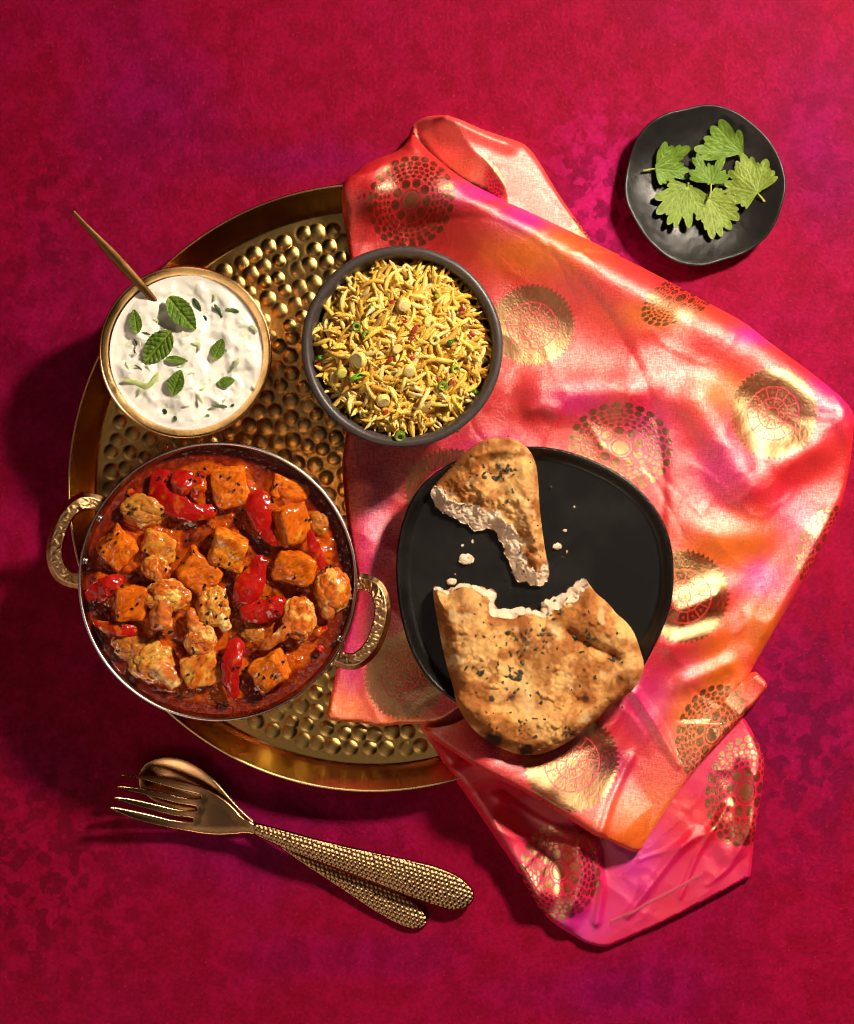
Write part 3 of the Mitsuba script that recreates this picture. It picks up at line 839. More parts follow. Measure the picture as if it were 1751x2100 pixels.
for q, w, col, lb in (([(460, 1130), (530, 1095), (598, 1075)], 13, (.13, .32, .015), 'flat green spring onion stick at the lower left of the rice'), ([(1200, 860), (1235, 825), (1255, 815)], 12, (.03, .11, .01), 'dark green spring onion stick right of the middle of the rice'),
                      ([(1400, 1225), (1430, 1215)], 10, (.04, .13, .01), 'dark green spring onion piece against the lower right rim of the bowl'), ([(205, 965), (250, 950)], 11, (.05, .14, .01), 'dark green spring onion piece against the left rim of the bowl'), ([(600, 570), (640, 560)], 10, (.08, .2, .01), 'small green spring onion piece above the two bright rings'),
                      ([(1110, 500), (1130, 480)], 11, (.25, .36, .02), 'pale green spring onion piece at the upper right of the rice')):
    pts = [c2(*c) for c in q]
    mx, my = pts[len(pts) // 2]
    strip('spring_onion_stick', pts, w, 5, BZ + (rice_top(mx, my) + 7) * S * 960, col, 'food', lb, 'spring onion')
for k, (a, b, w, an) in enumerate([(952, 752, 74, .8), (925, 822, 52, .2), (768, 980, 50, .6), (930, 970, 46, 0), (1236, 1150, 58, 1.5), (1318, 585, 50, 2.0), (785, 545, 60, 0), (735, 1378, 46, 1), (1390, 780, 60, 2.3), (880, 690, 40, .5), (1310, 622, 44, 0), (215, 1010, 60, .5), (1130, 1130, 40, 1.4), (470, 1070, 36, .3), (1060, 1410, 36, .3)]):
    px, py = c2(a, b)
    v, f = ico(2)
    v = v * np.array([w * .134, w * .09, 2.0]) * (1 + .5 * (noise3(v, .7, 2, k) - .5))[:, None]
    v[:, 2] += rice_top(px, py) + 8
    col = mixc((.20, .010, .006), (.42, .06, .03), noise3(v, 5, 2, k))
    add('chilli_flake', put(v, px, py, BZ, an), f, 'food', color=col, label='dark red chilli flake lying on the yellow rice' if k else 'largest pinkish red flake in the middle of the rice', cat='chilli flake', group='small red flakes in the rice' if k else None)

# ------------------------------------------------------------------ balti dish with curry
KX, KY, KZ = 446.5, 1192.5, 60
shell_in = [(286.8, 0), (286, 2.5), (284, 3.2), (281.5, 2.6), (280, .5), (278, -8), (273, -30), (262, -70), (230, -130), (180, -170), (10, -178)]
shell_out = [(286.8, 0), (287, -4), (285, -10), (281, -20), (277, -40), (268, -80), (238, -140), (185, -184), (165, -192), (5, -192)]
v, f = lathe(shell_in, 220)
add('inner_wall', put(v, KX, KY, KZ), f, 'steel', parent='balti_dish', label='shiny steel rim and inside')
v, f = lathe(shell_out, 220)
add('outer_wall', put(v, KX, KY, KZ), f, 'copper_out', parent='balti_dish')
tag('balti_dish', 'round two handled metal dish filled with vegetable curry', 'dish')
for sgn in (0, 1):
    ang = math.pi - math.radians(16.5) if sgn == 0 else -math.radians(16.5)
    pts = np.array([(276, -82), (300, -84), (318, -78), (334, -58), (345, -28), (345, 28), (334, 58), (318, 78), (300, 84), (276, 82)], float)
    pts = resample(chaikin(pts, 1, False), 150)
    path = np.c_[pts, -34 + 16 * ss(276, 345, pts[:, 0])]
    sec = np.array([(-17, -7), (-17, 5), (-15, 8), (6, 8), (8, 7.4), (17, -1), (17.5, -5), (15, -8), (-15, -8)], float)
    sec = np.vstack([np.linspace(sec[i], sec[(i + 1) % len(sec)], 8, endpoint=False) for i in range(len(sec))])
    v, f = sweep(path, sec)
    # engraved scrolls on the upper face
    sw = np.sin(noise3(np.c_[v[:, :2], v[:, 2] * 0], 16, 2, 4 + sgn) * 46)
    top_face = (np.tile(np.arange(len(sec)), len(path))[:, None] // 8 == 2).ravel()
    top_face = np.r_[top_face, False, False]
    v[top_face, 2] += .8 * np.clip(sw[top_face] * 1.6, -1, .6)
    v += (noise3(v, 9, 2, 8)[:, None] - .5) * .5
    add('handle', put(v, KX, KY, KZ, ang), f, 'handle_brass', smooth=40, parent='balti_dish', label='engraved brass side handle')
for k, (a, b) in enumerate([(210.6, 1068), (181.6, 1152), (713, 1223), (686.7, 1305)]):
    d = np.array([a - KX, KY - b])
    r_ = 275.0
    an = math.atan2(d[1], d[0])
    v, f = ico(2)
    v = v * np.array([5, 8, 8.]) + [r_ - 1, 0, -14]
    add('rivet', put(v, KX, KY, KZ, an), f, 'steel', parent='balti_dish')

SZ = 53.0   # sauce level


def c3(a, b):
    return 91.06 + a * .408, 882.5 + b * .408


ORANGE, DEEP, OIL = np.array((.55, .088, .004)), np.array((.30, .035, .003)), np.array((.13, .009, .002))


def coat(v, base, seed, cover=.5, flecks=True):
    """cooked food colour: sauce coat over the piece's own colour, with dark herb specks"""
    n = noise3(v, 16, 3, seed)
    m = noise3(v, 5, 2, seed + 1)
    c = mixc(base, ORANGE * .95, ss(cover + .16, cover - .16, 1 - n) * .9)
    c = mixc(c, DEEP, ss(.50, .68, m) * .6)
    if flecks:
        q = noise3(v, 2.7, 2, seed + 2)
        c = mixc(c, (.03, .03, .006), ss(.74, .80, q) * .85)
    return c


ALLV = []


def food(name, v, f, x, y, z, rot, col, label, cat, bsdf='food_wet', smooth=True):
    w = put(v, x, y, z, rot)
    ALLV.append(w[::2])
    return add(name, w, f, bsdf, smooth=smooth, color=col, label=label, cat=cat)


p, t, nb = triangulate(Point(0, 0).buffer(276, 70), 2.3, 11)
x, y = p[:, 0], p[:, 1]
r = np.hypot(x, y)
n1, n2, n3 = N(x, y, 52, 3, 201), N(x, y, 19, 3, 202), N(x, y, 7, 2, 203)
e = ss(272, 225, r)
thick = ss(.42, .60, n1) * e
zs = e * (16 * (n1 - .5) + thick * (13 * (n2 - .5) + 5 * (n3 - .5))) + 1.6 * (n3 - .5)
PIECES = [(365, 590, 100), (440, 870, 100), (775, 715, 110), (925, 600, 105), (935, 285, 110), (1240, 475, 100), (1262, 690, 110), (1135, 1205, 100), (575, 575, 90), (1230, 300, 90), (790, 1195, 110), (555, 690, 70), (622, 825, 100), (590, 950, 90), (785, 1045, 90), (850, 880, 100), (1280, 950, 100), (1160, 1040, 90),
          (1440, 800, 100), (560, 1180, 120), (505, 405, 100), (430, 1075, 90), (1370, 470, 80), (1040, 1010, 80), (640, 330, 110), (760, 400, 100), (1090, 420, 90), (1390, 620, 70), (1060, 800, 130), (290, 810, 90), (360, 1000, 90), (955, 1200, 90)]
mound_ = np.zeros(len(x))
for a_, b_, r_ in PIECES:
    px_, py_ = 91.06 + a_ * .408, 882.5 + b_ * .408
    mound_ = np.maximum(mound_, np.exp(-((np.hypot(x + KX - px_, y + KY - py_) / (r_ * .408 * 1.12)) ** 3)))
zs += mound_ * (11 + 10 * (n2 - .5)) * e
thick = np.maximum(thick, mound_ * e * ss(.3, .55, n2))
col = mixc(OIL, ORANGE * .8, ss(.28, .72, thick * .7 + .5 * n2 * e))
col = mixc(col, DEEP, ss(.5, .7, n3) * .5)
col = mixc(col, (.03, .03, .005), ss(.75, .8, N(x, y, 3.2, 2, 207)) * thick * .8)
wv = put(np.c_[x, -y, zs], KX, KY, SZ)
ALLV.append(wv)
add('curry_sauce', wv, t, 'food_wet', color=col, label='thick glossy orange brown curry sauce filling the two handled dish', cat='curry sauce')


def cube_piece(a, b, sx, sy, sz, rot, tilt, seed, base, label, z=0, cover=.5, cat='sweet potato'):
    n = 22
    m = trimesh.creation.box((1, 1, 1))
    m = m.subdivide().subdivide().subdivide().subdivide()
    v, f = np.array(m.vertices) * 2, np.array(m.faces)
    v4 = np.abs(v) ** 7
    v = v / (v4.sum(1) ** (1 / 7.))[:, None]
    v = v * np.array([sx, sy, sz]) * .475
    v[:, 0] += .10 * v[:, 1] * math.sin(seed) + .14 * v[:, 2] * math.cos(seed * 2)
    v[:, 1] += .12 * v[:, 0] * math.cos(seed)
    nr = v / np.linalg.norm(v, axis=1, keepdims=True)
    v += nr * ((noise3(v, 26, 2, seed) - .5) * 16 + (noise3(v, 10, 2, seed + 1) - .5) * 5)[:, None]
    c = coat(v, base, seed, cover)
    R_ = trimesh.transformations.euler_matrix(tilt[0], tilt[1], 0)[:3, :3]
    x, y = c3(a, b)
    return food('_'.join(cat.split()) + '_chunk', v @ R_.T, f, x, y, SZ + z, rot, c, label, cat)


SP, PT = (.70, .155, .006), (.68, .30, .045)
cube_piece(365, 590, 72, 70, 56, .75, (.35, -.15), 1, SP, 'orange sweet potato cube at the left of the curry with a flat lit top', 3)
cube_piece(440, 870, 70, 72, 54, .12, (.2, .15), 2, SP, 'orange cube at the lower left of the curry beside the mushroom shaped floret', 4)
cube_piece(775, 715, 84, 76, 50, -.6, (.1, .1), 3, SP, 'rough orange chunk in the middle of the curry', 3, .42)
cube_piece(925, 600, 76, 74, 58, -.25, (.3, .2), 4, (.66, .22, .015), 'bright orange cube just right of the middle of the curry', 6)
cube_piece(935, 285, 72, 84, 50, .1, (.2, .0), 5, SP, 'sauce coated orange chunk at the top middle of the curry', 3, .4)
cube_piece(1240, 475, 62, 82, 58, .2, (.1, .35), 6, (.68, .25, .018), 'tall yellow orange wedge at the upper right of the curry', 5, .6)
cube_piece(1262, 690, 86, 68, 52, -.3, (.25, -.1), 7, SP, 'orange chunk at the right of the curry left of the thin red strip', 4, .45)
cube_piece(1135, 1205, 74, 70, 54, .5, (.2, -.2), 8, (.64, .17, .012), 'orange cube at the bottom right of the curry', 4)
cube_piece(575, 575, 72, 52, 44, -.3, (.2, .1), 9, (.62, .25, .03), 'yellowish chunk above the small brown floret', 2, .4)
cube_piece(1230, 300, 80, 50, 40, -.3, (.1, .1), 10, SP, 'sunken sauce coated chunk at the upper right edge of the curry', -3, .3)
cube_piece(790, 1195, 84, 78, 50, .3, (.15, .1), 11, (.66, .33, .05), 'pale yellow chunk at the lower middle of the curry', 2, .5)


def floret(a, b, hr, sx, sy, stem, seed, base, label, z=0, cover=.58):
    """lumpy head at (a, b) with radius hr and a stem towards stem=(a2, b2, r0, r1)"""
    x, y = c3(a, b)
    v, f = ico(5)
    rngf = np.random.default_rng(seed)
    nb_ = rngf.normal(size=(90, 3))
    nb_ /= np.linalg.norm(nb_, axis=1, keepdims=True)
    d = cKDTree(nb_).query(v)[0]
    rad = 1 + .22 * np.sqrt(np.clip(1 - (d / .34) ** 2, 0, 1)) - .1 + .55 * (noise3(v, .9, 2, seed) - .5) + .10 * (noise3(v, .16, 2, seed + 3) - .5)
    hv = v * rad[:, None] * np.array([sx, sy, .6]) * hr
    key = newkey('cauliflower_floret')
    w = put(hv, x, y, SZ + z)
    ALLV.append(w[::2])
    scene[key + '__head'] = mikit.ply((w, f), 'food_wet', smooth=True, color=np.clip(coat(hv, base, seed, cover), 0, 1))
    if stem:
        x2, y2 = c3(stem[0], stem[1])
        n = 22
        s = np.linspace(0, 1, n)
        pth = np.c_[(x2 - x) * s, (y - y2) * s, hr * (.12 - .1 * s) + 6 * np.sin(s * 3)]
        pth[:, :2] += 5 * np.sin(s * 3)[:, None] * np.array([math.cos(seed), math.sin(seed)])
        wd = stem[2] + (stem[3] - stem[2]) * s
        wd = wd * np.where(s > .9, np.sqrt(np.clip(1 - ((s - .9) / .105) ** 2, .05, 1)), 1)
        sv, sf = sweep(pth, circle(20), np.c_[wd, wd * .8])
        nn = (noise3(sv, 9, 3, seed + 8) - .5)
        ax = sv - np.vstack([np.repeat(pth, 20, 0), pth[:1], pth[-1:]])
        sv = sv + ax * nn[:, None] * .7
        w = put(sv, x, y, SZ + z)
        ALLV.append(w)
        scene[key + '__stem'] = mikit.ply((w, sf), 'food_wet', smooth=True, color=np.clip(coat(sv, (.84, .58, .20), seed + 9, cover + .12), 0, 1))
    tag(key, label, 'cauliflower')


CF = (.80, .40, .07)
floret(555, 690, 26, 1, .95, (585, 760, 12, 9), 21, CF, 'small brown cauliflower floret between two orange chunks left of the middle', 7)
floret(622, 825, 38, 1.12, .82, (585, 1000, 19, 26), 22, (.82, .48, .10), 'mushroom shaped cauliflower floret with a thick stem in the lower left', 8)
floret(785, 1045, 30, 1.05, 1.0, (735, 890, 15, 11), 23, (.84, .52, .14), 'pale cauliflower floret with its stem pointing up, below the middle', 7)
floret(850, 880, 37, .9, 1.05, (925, 1000, 15, 12), 24, (.62, .27, .04), 'seed specked brown floret with a pale stem pointing to the lower right', 6, .35)
floret(1280, 950, 33, .95, 1.2, (1085, 1095, 17, 10), 25, (.84, .50, .12), 'long stemmed cauliflower floret at the lower right of the curry', 8)
floret(1440, 800, 38, .95, 1.15, (1415, 950, 20, 13), 26, (.80, .46, .10), 'pale cauliflower piece against the right side of the dish', 4)
floret(540, 1160, 42, 1.1, .9, (680, 1280, 24, 22), 27, (.60, .30, .05), 'wide flat cauliflower piece at the bottom left of the curry', 1, .45)
floret(505, 405, 38, 1.25, .85, (500, 480, 16, 11), 28, (.50, .20, .03), 'sauce covered cauliflower floret at the upper left of the curry', 3, .3)
floret(430, 1075, 30, 1.15, .85, None, 29, (.42, .14, .02), 'dark sauce covered floret near the lower left rim of the dish', 1, .25)
floret(1370, 470, 24, 1, 1.1, None, 30, (.42, .14, .02), 'dark sauce covered floret near the upper right rim of the dish', 1, .25)
floret(1040, 1010, 26, 1.2, .9, None, 32, (.45, .15, .02), 'brown sauce covered lump between the two pale stems', 0, .25)


def pepper(pts, widths, th, seed, label, z=4, arch=.26, cover=.86, dark=False):
    """curved slice of red pepper"""
    pp = np.array([c3(*q) for q in pts])
    n = 44
    pp = resample(chaikin(pp, 2, False), n)
    c = pp.mean(0)
    s = np.linspace(0, 1, n)
    w = np.interp(s, np.linspace(0, 1, len(widths)), widths) * .408 / 2
    w = w * (1 + .25 * (nnoise(np.c_[s * 7, s * 0 + seed, s * 0], seed) - .5))
    loc = np.c_[pp[:, 0] - c[0], c[1] - pp[:, 1], 8 * np.sin(s * np.pi) + 4 * np.sin(s * 7 + seed)]
    m = 14
    u = np.linspace(-1, 1, m)
    sec = np.vstack([np.c_[u, arch * (1 - u ** 2)], np.c_[u[::-1], arch * (1 - u[::-1] ** 2) - .0]])
    off = np.r_[np.zeros(m), -np.ones(m)] * th
    end = np.clip(np.minimum(s, 1 - s) / .07, .12, 1) ** .5
    v, f = sweep(loc, sec, np.c_[w * end, w * end])
    v[:n * 2 * m, 2] += np.tile(off * np.r_[np.sqrt(np.clip(1 - u ** 4, 0.03, 1)), np.sqrt(np.clip(1 - u[::-1] ** 4, .03, 1))] * .65, n)
    v += (noise3(v, 20, 2, seed)[:, None] - .5) * np.array([2, 2, 7])
    c0 = mixc((.28, .003, .004), (.44, .012, .006), noise3(v, 18, 2, seed))
    nn = noise3(v, 13, 3, seed + 4)
    c0 = mixc(c0, ORANGE * .8, ss(cover - .22, cover - .08, nn))
    c0 = mixc(c0, (.03, .03, .006), ss(.75, .8, noise3(v, 2.7, 2, seed + 6)) * .7)
    x, y = c
    return food('red_pepper_slice', v, f, x, y, SZ + z, 0, c0, label, 'red pepper')


pepper([(600, 195), (585, 290), (640, 360), (740, 420), (870, 400)], (110, 150, 130, 90, 60), 9, 41, 'large curled red pepper slice at the top left of the curry', 5)
pepper([(700, 200), (690, 290), (640, 330)], (110, 120, 60), 9, 42, 'red pepper flap lying inside the large curled slice', 7)
pepper([(800, 215), (765, 300), (775, 385)], (60, 90, 70), 9, 43, 'sauce coated red pepper slice between the curled slice and the top chunk', 5, arch=.3, cover=.62)
pepper([(1075, 300), (1080, 420), (1105, 500), (1165, 580)], (100, 120, 90, 40), 9, 44, 'bent red pepper slice right of the top middle chunk', 7)
pepper([(1335, 500), (1350, 580), (1385, 650), (1412, 712)], (34, 56, 48, 24), 7, 45, 'thin red pepper strip at the right of the curry', 8)
pepper([(1095, 625), (1065, 720), (1020, 800), (1000, 880)], (56, 100, 140, 110), 9, 46, 'broad red pepper piece right of the middle of the curry, its narrow end up', 7, arch=.3)
pepper([(985, 900), (1060, 915), (1140, 900), (1215, 850)], (90, 120, 110, 60), 9, 52, 'red pepper slice curving under the broad piece right of the middle', 7, arch=.3)
pepper([(420, 300), (470, 340), (540, 345)], (36, 44, 26), 7, 53, 'small sauce coated red pepper strip at the upper left of the curry', 1, cover=.6)
pepper([(1310, 1060), (1370, 1020), (1420, 980)], (30, 40, 26), 7, 54, 'small dull red pepper strip below the right floret', 1, cover=.6)
pepper([(640, 1060), (690, 1110), (700, 1180)], (30, 46, 30), 7, 55, 'small dull red pepper strip left of the pale lower floret', 1, cover=.6)
pepper([(215, 855), (290, 800), (395, 740)], (70, 120, 50), 8, 47, 'red pepper slice against the left side of the dish', 5)
pepper([(245, 965), (340, 1000), (490, 1010)], (40, 70, 40), 8, 48, 'flat red pepper strip at the lower left of the dish', 4, cover=.7)
pepper([(975, 1045), (950, 1130), (930, 1230), (955, 1350)], (80, 105, 80, 60), 9, 49, 'upright red pepper strip at the bottom of the curry', 8)
pepper([(1375, 1110), (1400, 1085)], (40, 36), 6, 50, 'tiny red pepper bit near the lower right rivet', 2)

# nigella seeds
AV = np.vstack(ALLV)
KD = cKDTree(AV[:, :2])
rng = np.random.default_rng(31)
spots = [(585, 240), (615, 258), (742, 248), (780, 225), (775, 215), (935, 240), (975, 285), (880, 280), (1155, 285), (1148, 357), (465, 395), (430, 420), (600, 430), (380, 520), (345, 545), (310, 608), (735, 550), (825, 540), (860, 400), (955, 455), (750, 668), (740, 618),
         (880, 675), (935, 672), (1240, 582), (1440, 683), (1335, 450), (270, 855), (262, 870), (365, 825), (395, 785), (450, 905), (460, 890), (870, 840), (830, 920), (870, 930), (830, 915), (920, 785), (1125, 835), (1180, 925), (1260, 742), (1340, 775), (755, 1095), (1015, 1195), (1200, 1160), (1110, 1240),
         (1150, 1225), (725, 1225), (880, 1130), (1230, 1025), (960, 1190), (570, 980), (405, 968), (280, 625), (1060, 860), (805, 790), (1190, 700), (640, 1010), (370, 1110), (1090, 1290), (620, 700), (990, 1010), (1480, 600), (1300, 240), (670, 640), (510, 600)]
spots += [(s[0] + rng.normal(0, 26), s[1] + rng.normal(0, 26)) for s in spots[:58]]
sv0, sf0 = ico(1)
sv0 = sv0 * np.array([4.0, 2.3, 2.1]) * (1 - .25 * sv0[:, :1])
for a, b in spots:
    x, y = c3(a, b)
    kz = 1 - 56 / 1000 / H
    wx, wy = (x - CX) * S * kz, (CY - y) * S * kz
    near = KD.query_ball_point([wx, wy], 3.2 * S)
    z = AV[near, 2].max() if near else SZ / 1000
    an, ti = rng.uniform(0, 6.28), rng.normal(0, .25)
    vv = sv0 @ trimesh.transformations.euler_matrix(0, ti, an)[:3, :3].T * S + [wx, wy, z + .0003]
    add('nigella_seed', vv, sf0, 'seed_black', label='tiny black nigella seed stuck to the curry', cat='seed', group='black seeds on the curry')

# ------------------------------------------------------------------ black plate with torn flatbread
PZ = 24.0
p, t, nb = triangulate(PLATE, 4.0, 13)
x, y = p[:, 0], p[:, 1]
d = dist_to(PLATE.exterior, x, y)


def plate_top(d):
    return PZ + 4.5 + 6.5 * (1 - ss(1, 30, d)) ** 1.2 - 1.2 * (1 - ss(0, 3.5, d))


z = plate_top(d)
pv = flat(np.c_[x, y, z], 30)
pc = np.array(PLATE.centroid.coords[0])
ring0 = np.c_[p[:nb], np.full(nb, PZ + 9.8)]
ring1 = np.c_[pc + (p[:nb] - pc) * 0.996, np.full(nb, PZ + 6.5)]
ring2 = np.c_[pc + (p[:nb] - pc) * 0.88, np.full(nb, PZ + 1.5)]
ring3 = np.c_[pc + (p[:nb] - pc) * 0.72, np.full(nb, PZ)]
ring4 = np.c_[np.tile(pc, (nb, 1)), np.full(nb, PZ)]
m0 = len(pv)
extra = flat(np.vstack([ring1, ring2, ring3, ring4]), 30)
i = np.arange(nb)
j = (i + 1) % nb
ff = [t]
prev = i
prevj = j
for k in range(4):
    cur, curj = m0 + k * nb + i, m0 + k * nb + j
    ff += [np.c_[prev, prevj, curj], np.c_[prev, curj, cur]]
    prev, prevj = cur, curj
allv = np.vstack([pv, extra])
sm = N(allv[:, 0] / S, allv[:, 1] / S, 60, 3, 15)
col = mixc((0.0045, 0.004, 0.0042), (0.010, 0.009, 0.009), ss(.4, .7, sm))
add('black_plate', allv, np.vstack(ff), 'black_glaze', color=col, label='large black rounded triangular plate holding torn flatbread on the scarf', cat='plate')


def c4(q):
    return [(791.5 + a * .356, 882.5 + b * .356) for a, b in q]


def bread_base(x, y):
    ins = shapely.contains_xy(PLATE, x, y)
    d = np.where(ins, dist_to(PLATE.exterior, x, y), 0)
    return PZ + 4.7 + 6.5 * (1 - ss(1, 30, d)) ** 1.2


def naan(name, outline, torn, bumps, spots, band, thick, seed, label, flakes):
    """flatbread: domed crust, ragged crumb along the torn line"""
    o = np.array(c4(outline))
    pl = Polygon(chaikin(o, 2))
    tl = LineString(c4(torn))
    # ragged outline on the torn side
    b = pl.exterior
    n = int(b.length / 2.0)
    q = np.array([b.interpolate(i / n, normalized=True).coords[0] for i in range(n)])
    dt = dist_to(tl, q[:, 0], q[:, 1])
    c = np.array(pl.centroid.coords[0])
    amp = ss(10, 2, dt) * ((N(q[:, 0], q[:, 1], 7, 3, seed) - .5) * 15) + (N(q[:, 0], q[:, 1], 40, 2, seed + 2) - .5) * 3
    tang = np.roll(q, -1, 0) - np.roll(q, 1, 0)
    nrm = np.c_[tang[:, 1], -tang[:, 0]] / (np.linalg.norm(tang, axis=1, keepdims=True) + 1e-9)
    q = q + nrm * amp[:, None]
    pl = Polygon(q).buffer(0)
    if pl.geom_type != 'Polygon':
        pl = max(pl.geoms, key=lambda g: g.area)
    p, t, nb = triangulate(pl, 2.0, seed)
    x, y = p[:, 0], p[:, 1]
    db = dist_to(pl.exterior, x, y)
    dt = dist_to(tl, x, y)
    crustline = LineString(chaikin(o, 2))
    bw = band(x, y) * (.55 + .9 * N(x, y, 14, 3, seed + 4))
    zb = bread_base(x, y) + .4
    dome = thick * np.sqrt(np.clip(1 - (1 - np.clip(db / 36, 0, 1)) ** 2, 0, 1))
    crumb = ss(2.5, -2.5, dt - bw)
    h = thick * (.13 + .48 * np.clip(dt / np.maximum(bw, 1), 0, 1) ** .8)
    rough = (N(x, y, 13, 3, seed + 5) - .5) * 5.0 + (np.abs(N(x, y, 4.2, 2, seed + 6) - .5) - .12) * -5.0 + (N(x, y, 2.2, 1, seed + 66) - .5) * 1.0
    far = ss(20, 70, dt)
    hc = thick * np.sqrt(np.clip(1 - (1 - np.clip(np.maximum(db, np.minimum(dt, 40) * (1 - ss(30, 60, dt)) * .0) / 36, 0, 1)) ** 2, 0, 1))
    edge_cr = np.where(dt < db * 1.25 + 4, thick * (.62 + .31 * ss(20, 55, dt)), hc)
    hc = np.where(dt < 90, np.minimum(hc, thick * (.60 + .40 * ss(bw, bw + 42, dt))), hc)
    zz = np.where(crumb > .5, h + rough * np.clip(h / thick * 1.6, .2, 1), np.minimum(np.where(dt < 30, np.maximum(hc, thick * .6 * ss(0, 8, db)), hc), thick))
    bm = np.zeros(len(x))
    for line, hgt, w in bumps:
        bm += ridge(x, y, c4(line), hgt, w)
    soft = ss(0, 30, db)
    zz = zz + bm * soft + ((N(x, y, 34, 3, seed + 7) - .5) * 3.4 + 1.8 * ss(.6, .8, N(x, y, 19, 2, seed + 88)) + (N(x, y, 9, 2, seed + 8) - .5) * 1.5 + (N(x, y, 3.5, 2, seed + 9) - .5) * .7) * ss(0, 14, db)
    zz = np.maximum(zz, .3)
    v = np.c_[x, y, zb + zz]
    v2, t2 = skirt(v, t, nb, 0)
    v2[len(v):, 2] = zb[:nb] - .2
    v2[len(v):, :2] = c + (v2[len(v):, :2] - c) * .985
    # colours
    n1, n2, n3 = N(x, y, 75, 3, seed + 11), N(x, y, 22, 4, seed + 12), N(x, y, 4, 2, seed + 13)
    col = mixc((.64, .35, .12), (.47, .175, .036), ss(.38, .6, n1 * .6 + n2 * .4))
    br = np.clip(ss(.43, .62, n2 * .65 + n1 * .35 + .06 * ss(46, 10, db)) * .85, 0, 1)
    col = mixc(col, (.27, .085, .018), br)
    for sx, sy, rx, st in spots:
        sx, sy = c4([(sx, sy)])[0]
        g = np.exp(-((x - sx) ** 2 + (y - sy) ** 2) / (rx * .356) ** 2) * st * .82 * (.35 + 1.3 * n2)
        col = mixc(col, (.24, .07, .014), np.clip(g * 1.3, 0, 1) * .85)
        col = mixc(col, (.030, .013, .007), ss(.55, .95, g))
    col = mixc(col, (.10, .035, .010), ss(.70, .78, N(x, y, 6, 2, seed + 15)) * .7)
    col = mixc(col, (.76, .54, .28), ss(.58, .75, N(x, y, 30, 3, seed + 19)) * .5)
    col *= (.70 + .60 * n3)[:, None]
    cc = mixc((.64, .45, .31), (.78, .61, .46), n2) * (.86 + .28 * n3)[:, None]
    tc = (crumb[t].mean(1) > .5)
    wv = flat(v2, 36)
    colf = np.vstack([col, col[:nb]])
    ccf = np.vstack([cc, cc[:nb]])
    key = newkey(name)
    skirt_t = t2[len(t):]
    sk_crumb = crumb[skirt_t[:, 0] % len(v)] > .5
    for part, faces, cl, bs in (('crust', np.vstack([t[~tc], skirt_t[~sk_crumb]]), colf, 'food_dry'), ('crumb', np.vstack([t[tc], skirt_t[sk_crumb]]), ccf, 'food_dry')):
        used = np.unique(faces)
        mp = np.zeros(len(wv), int)
        mp[used] = np.arange(len(used))
        scene[f'{key}__{part}'] = mikit.ply((wv[used], mp[faces]), bs, smooth=True, color=np.clip(cl[used], 0, 1))
    labels[f'{key}__crumb'] = {'label': 'ragged pale torn edge'}
    tag(key, label, 'flatbread')
    kd = cKDTree(p)
    rg = np.random.default_rng(seed)
    for a, b, sz in flakes:
        fx, fy = c4([(a, b)])[0]
        k = kd.query([fx, fy])[1]
        n = rg.integers(6, 10)
        an = np.sort(rg.uniform(0, 6.28, n))
        rad = sz * .356 * .68 * rg.uniform(.35, 1.15, n)
        el = rg.uniform(.4, .9)
        pts = np.c_[np.cos(an) * rad, np.sin(an) * rad * el]
        vv = np.vstack([np.c_[pts, rg.uniform(-.2, .8, n)], [[0, 0, 1.3]], [[0, 0, -.8]]])
        i = np.arange(n)
        fc = np.vstack([np.c_[i, (i + 1) % n, np.full(n, n)], np.c_[(i + 1) % n, i, np.full(n, n + 1)]])
        kk = 1 - 36 / 1000 / H
        pos = put(vv, fx, fy, 36, rg.uniform(0, 6.28))
        pos[:, 2] += (zb[k] + zz[k] - 36) / 1000 + .0003
        fk = newkey(f'{key}__herb_flake')
        scene[fk] = mikit.ply((pos, fc), 'herb_black')


rng = np.random.default_rng(55)


def cloud(cx, cy, sx, sy, n, lo, hi):
    return [(cx + rng.normal(0, sx), cy + rng.normal(0, sy), rng.uniform(lo, hi)) for _ in range(n)]


up_out = [(250, 350), (300, 290), (380, 210), (440, 140), (520, 75), (590, 46), (680, 38), (760, 58), (820, 105), (862, 170), (878, 260), (885, 400), (900, 560), (920, 700), (938, 800), (941, 858), (915, 880), (880, 905), (820, 888), (770, 872), (735, 830), (718, 780), (690, 705), (662, 650), (640, 600), (612, 570), (560, 578), (510, 582), (470, 545), (400, 512), (340, 482), (300, 462), (268, 410)]
up_torn = [(935, 862), (880, 905), (820, 888), (770, 872), (735, 830), (718, 780), (690, 705), (662, 650), (640, 600), (612, 570), (560, 578), (510, 582), (470, 545), (400, 512), (340, 482), (300, 462), (262, 400)]


def band_up(x, y):
    a, b = (x - 791.5) / .356, (y - 882.5) / .356
    return 33 + 12 * np.exp(-((a - 520) / 110) ** 2 - ((b - 500) / 90) ** 2) + 16 * np.exp(-((a - 730) / 70) ** 2 - ((b - 680) / 90) ** 2)


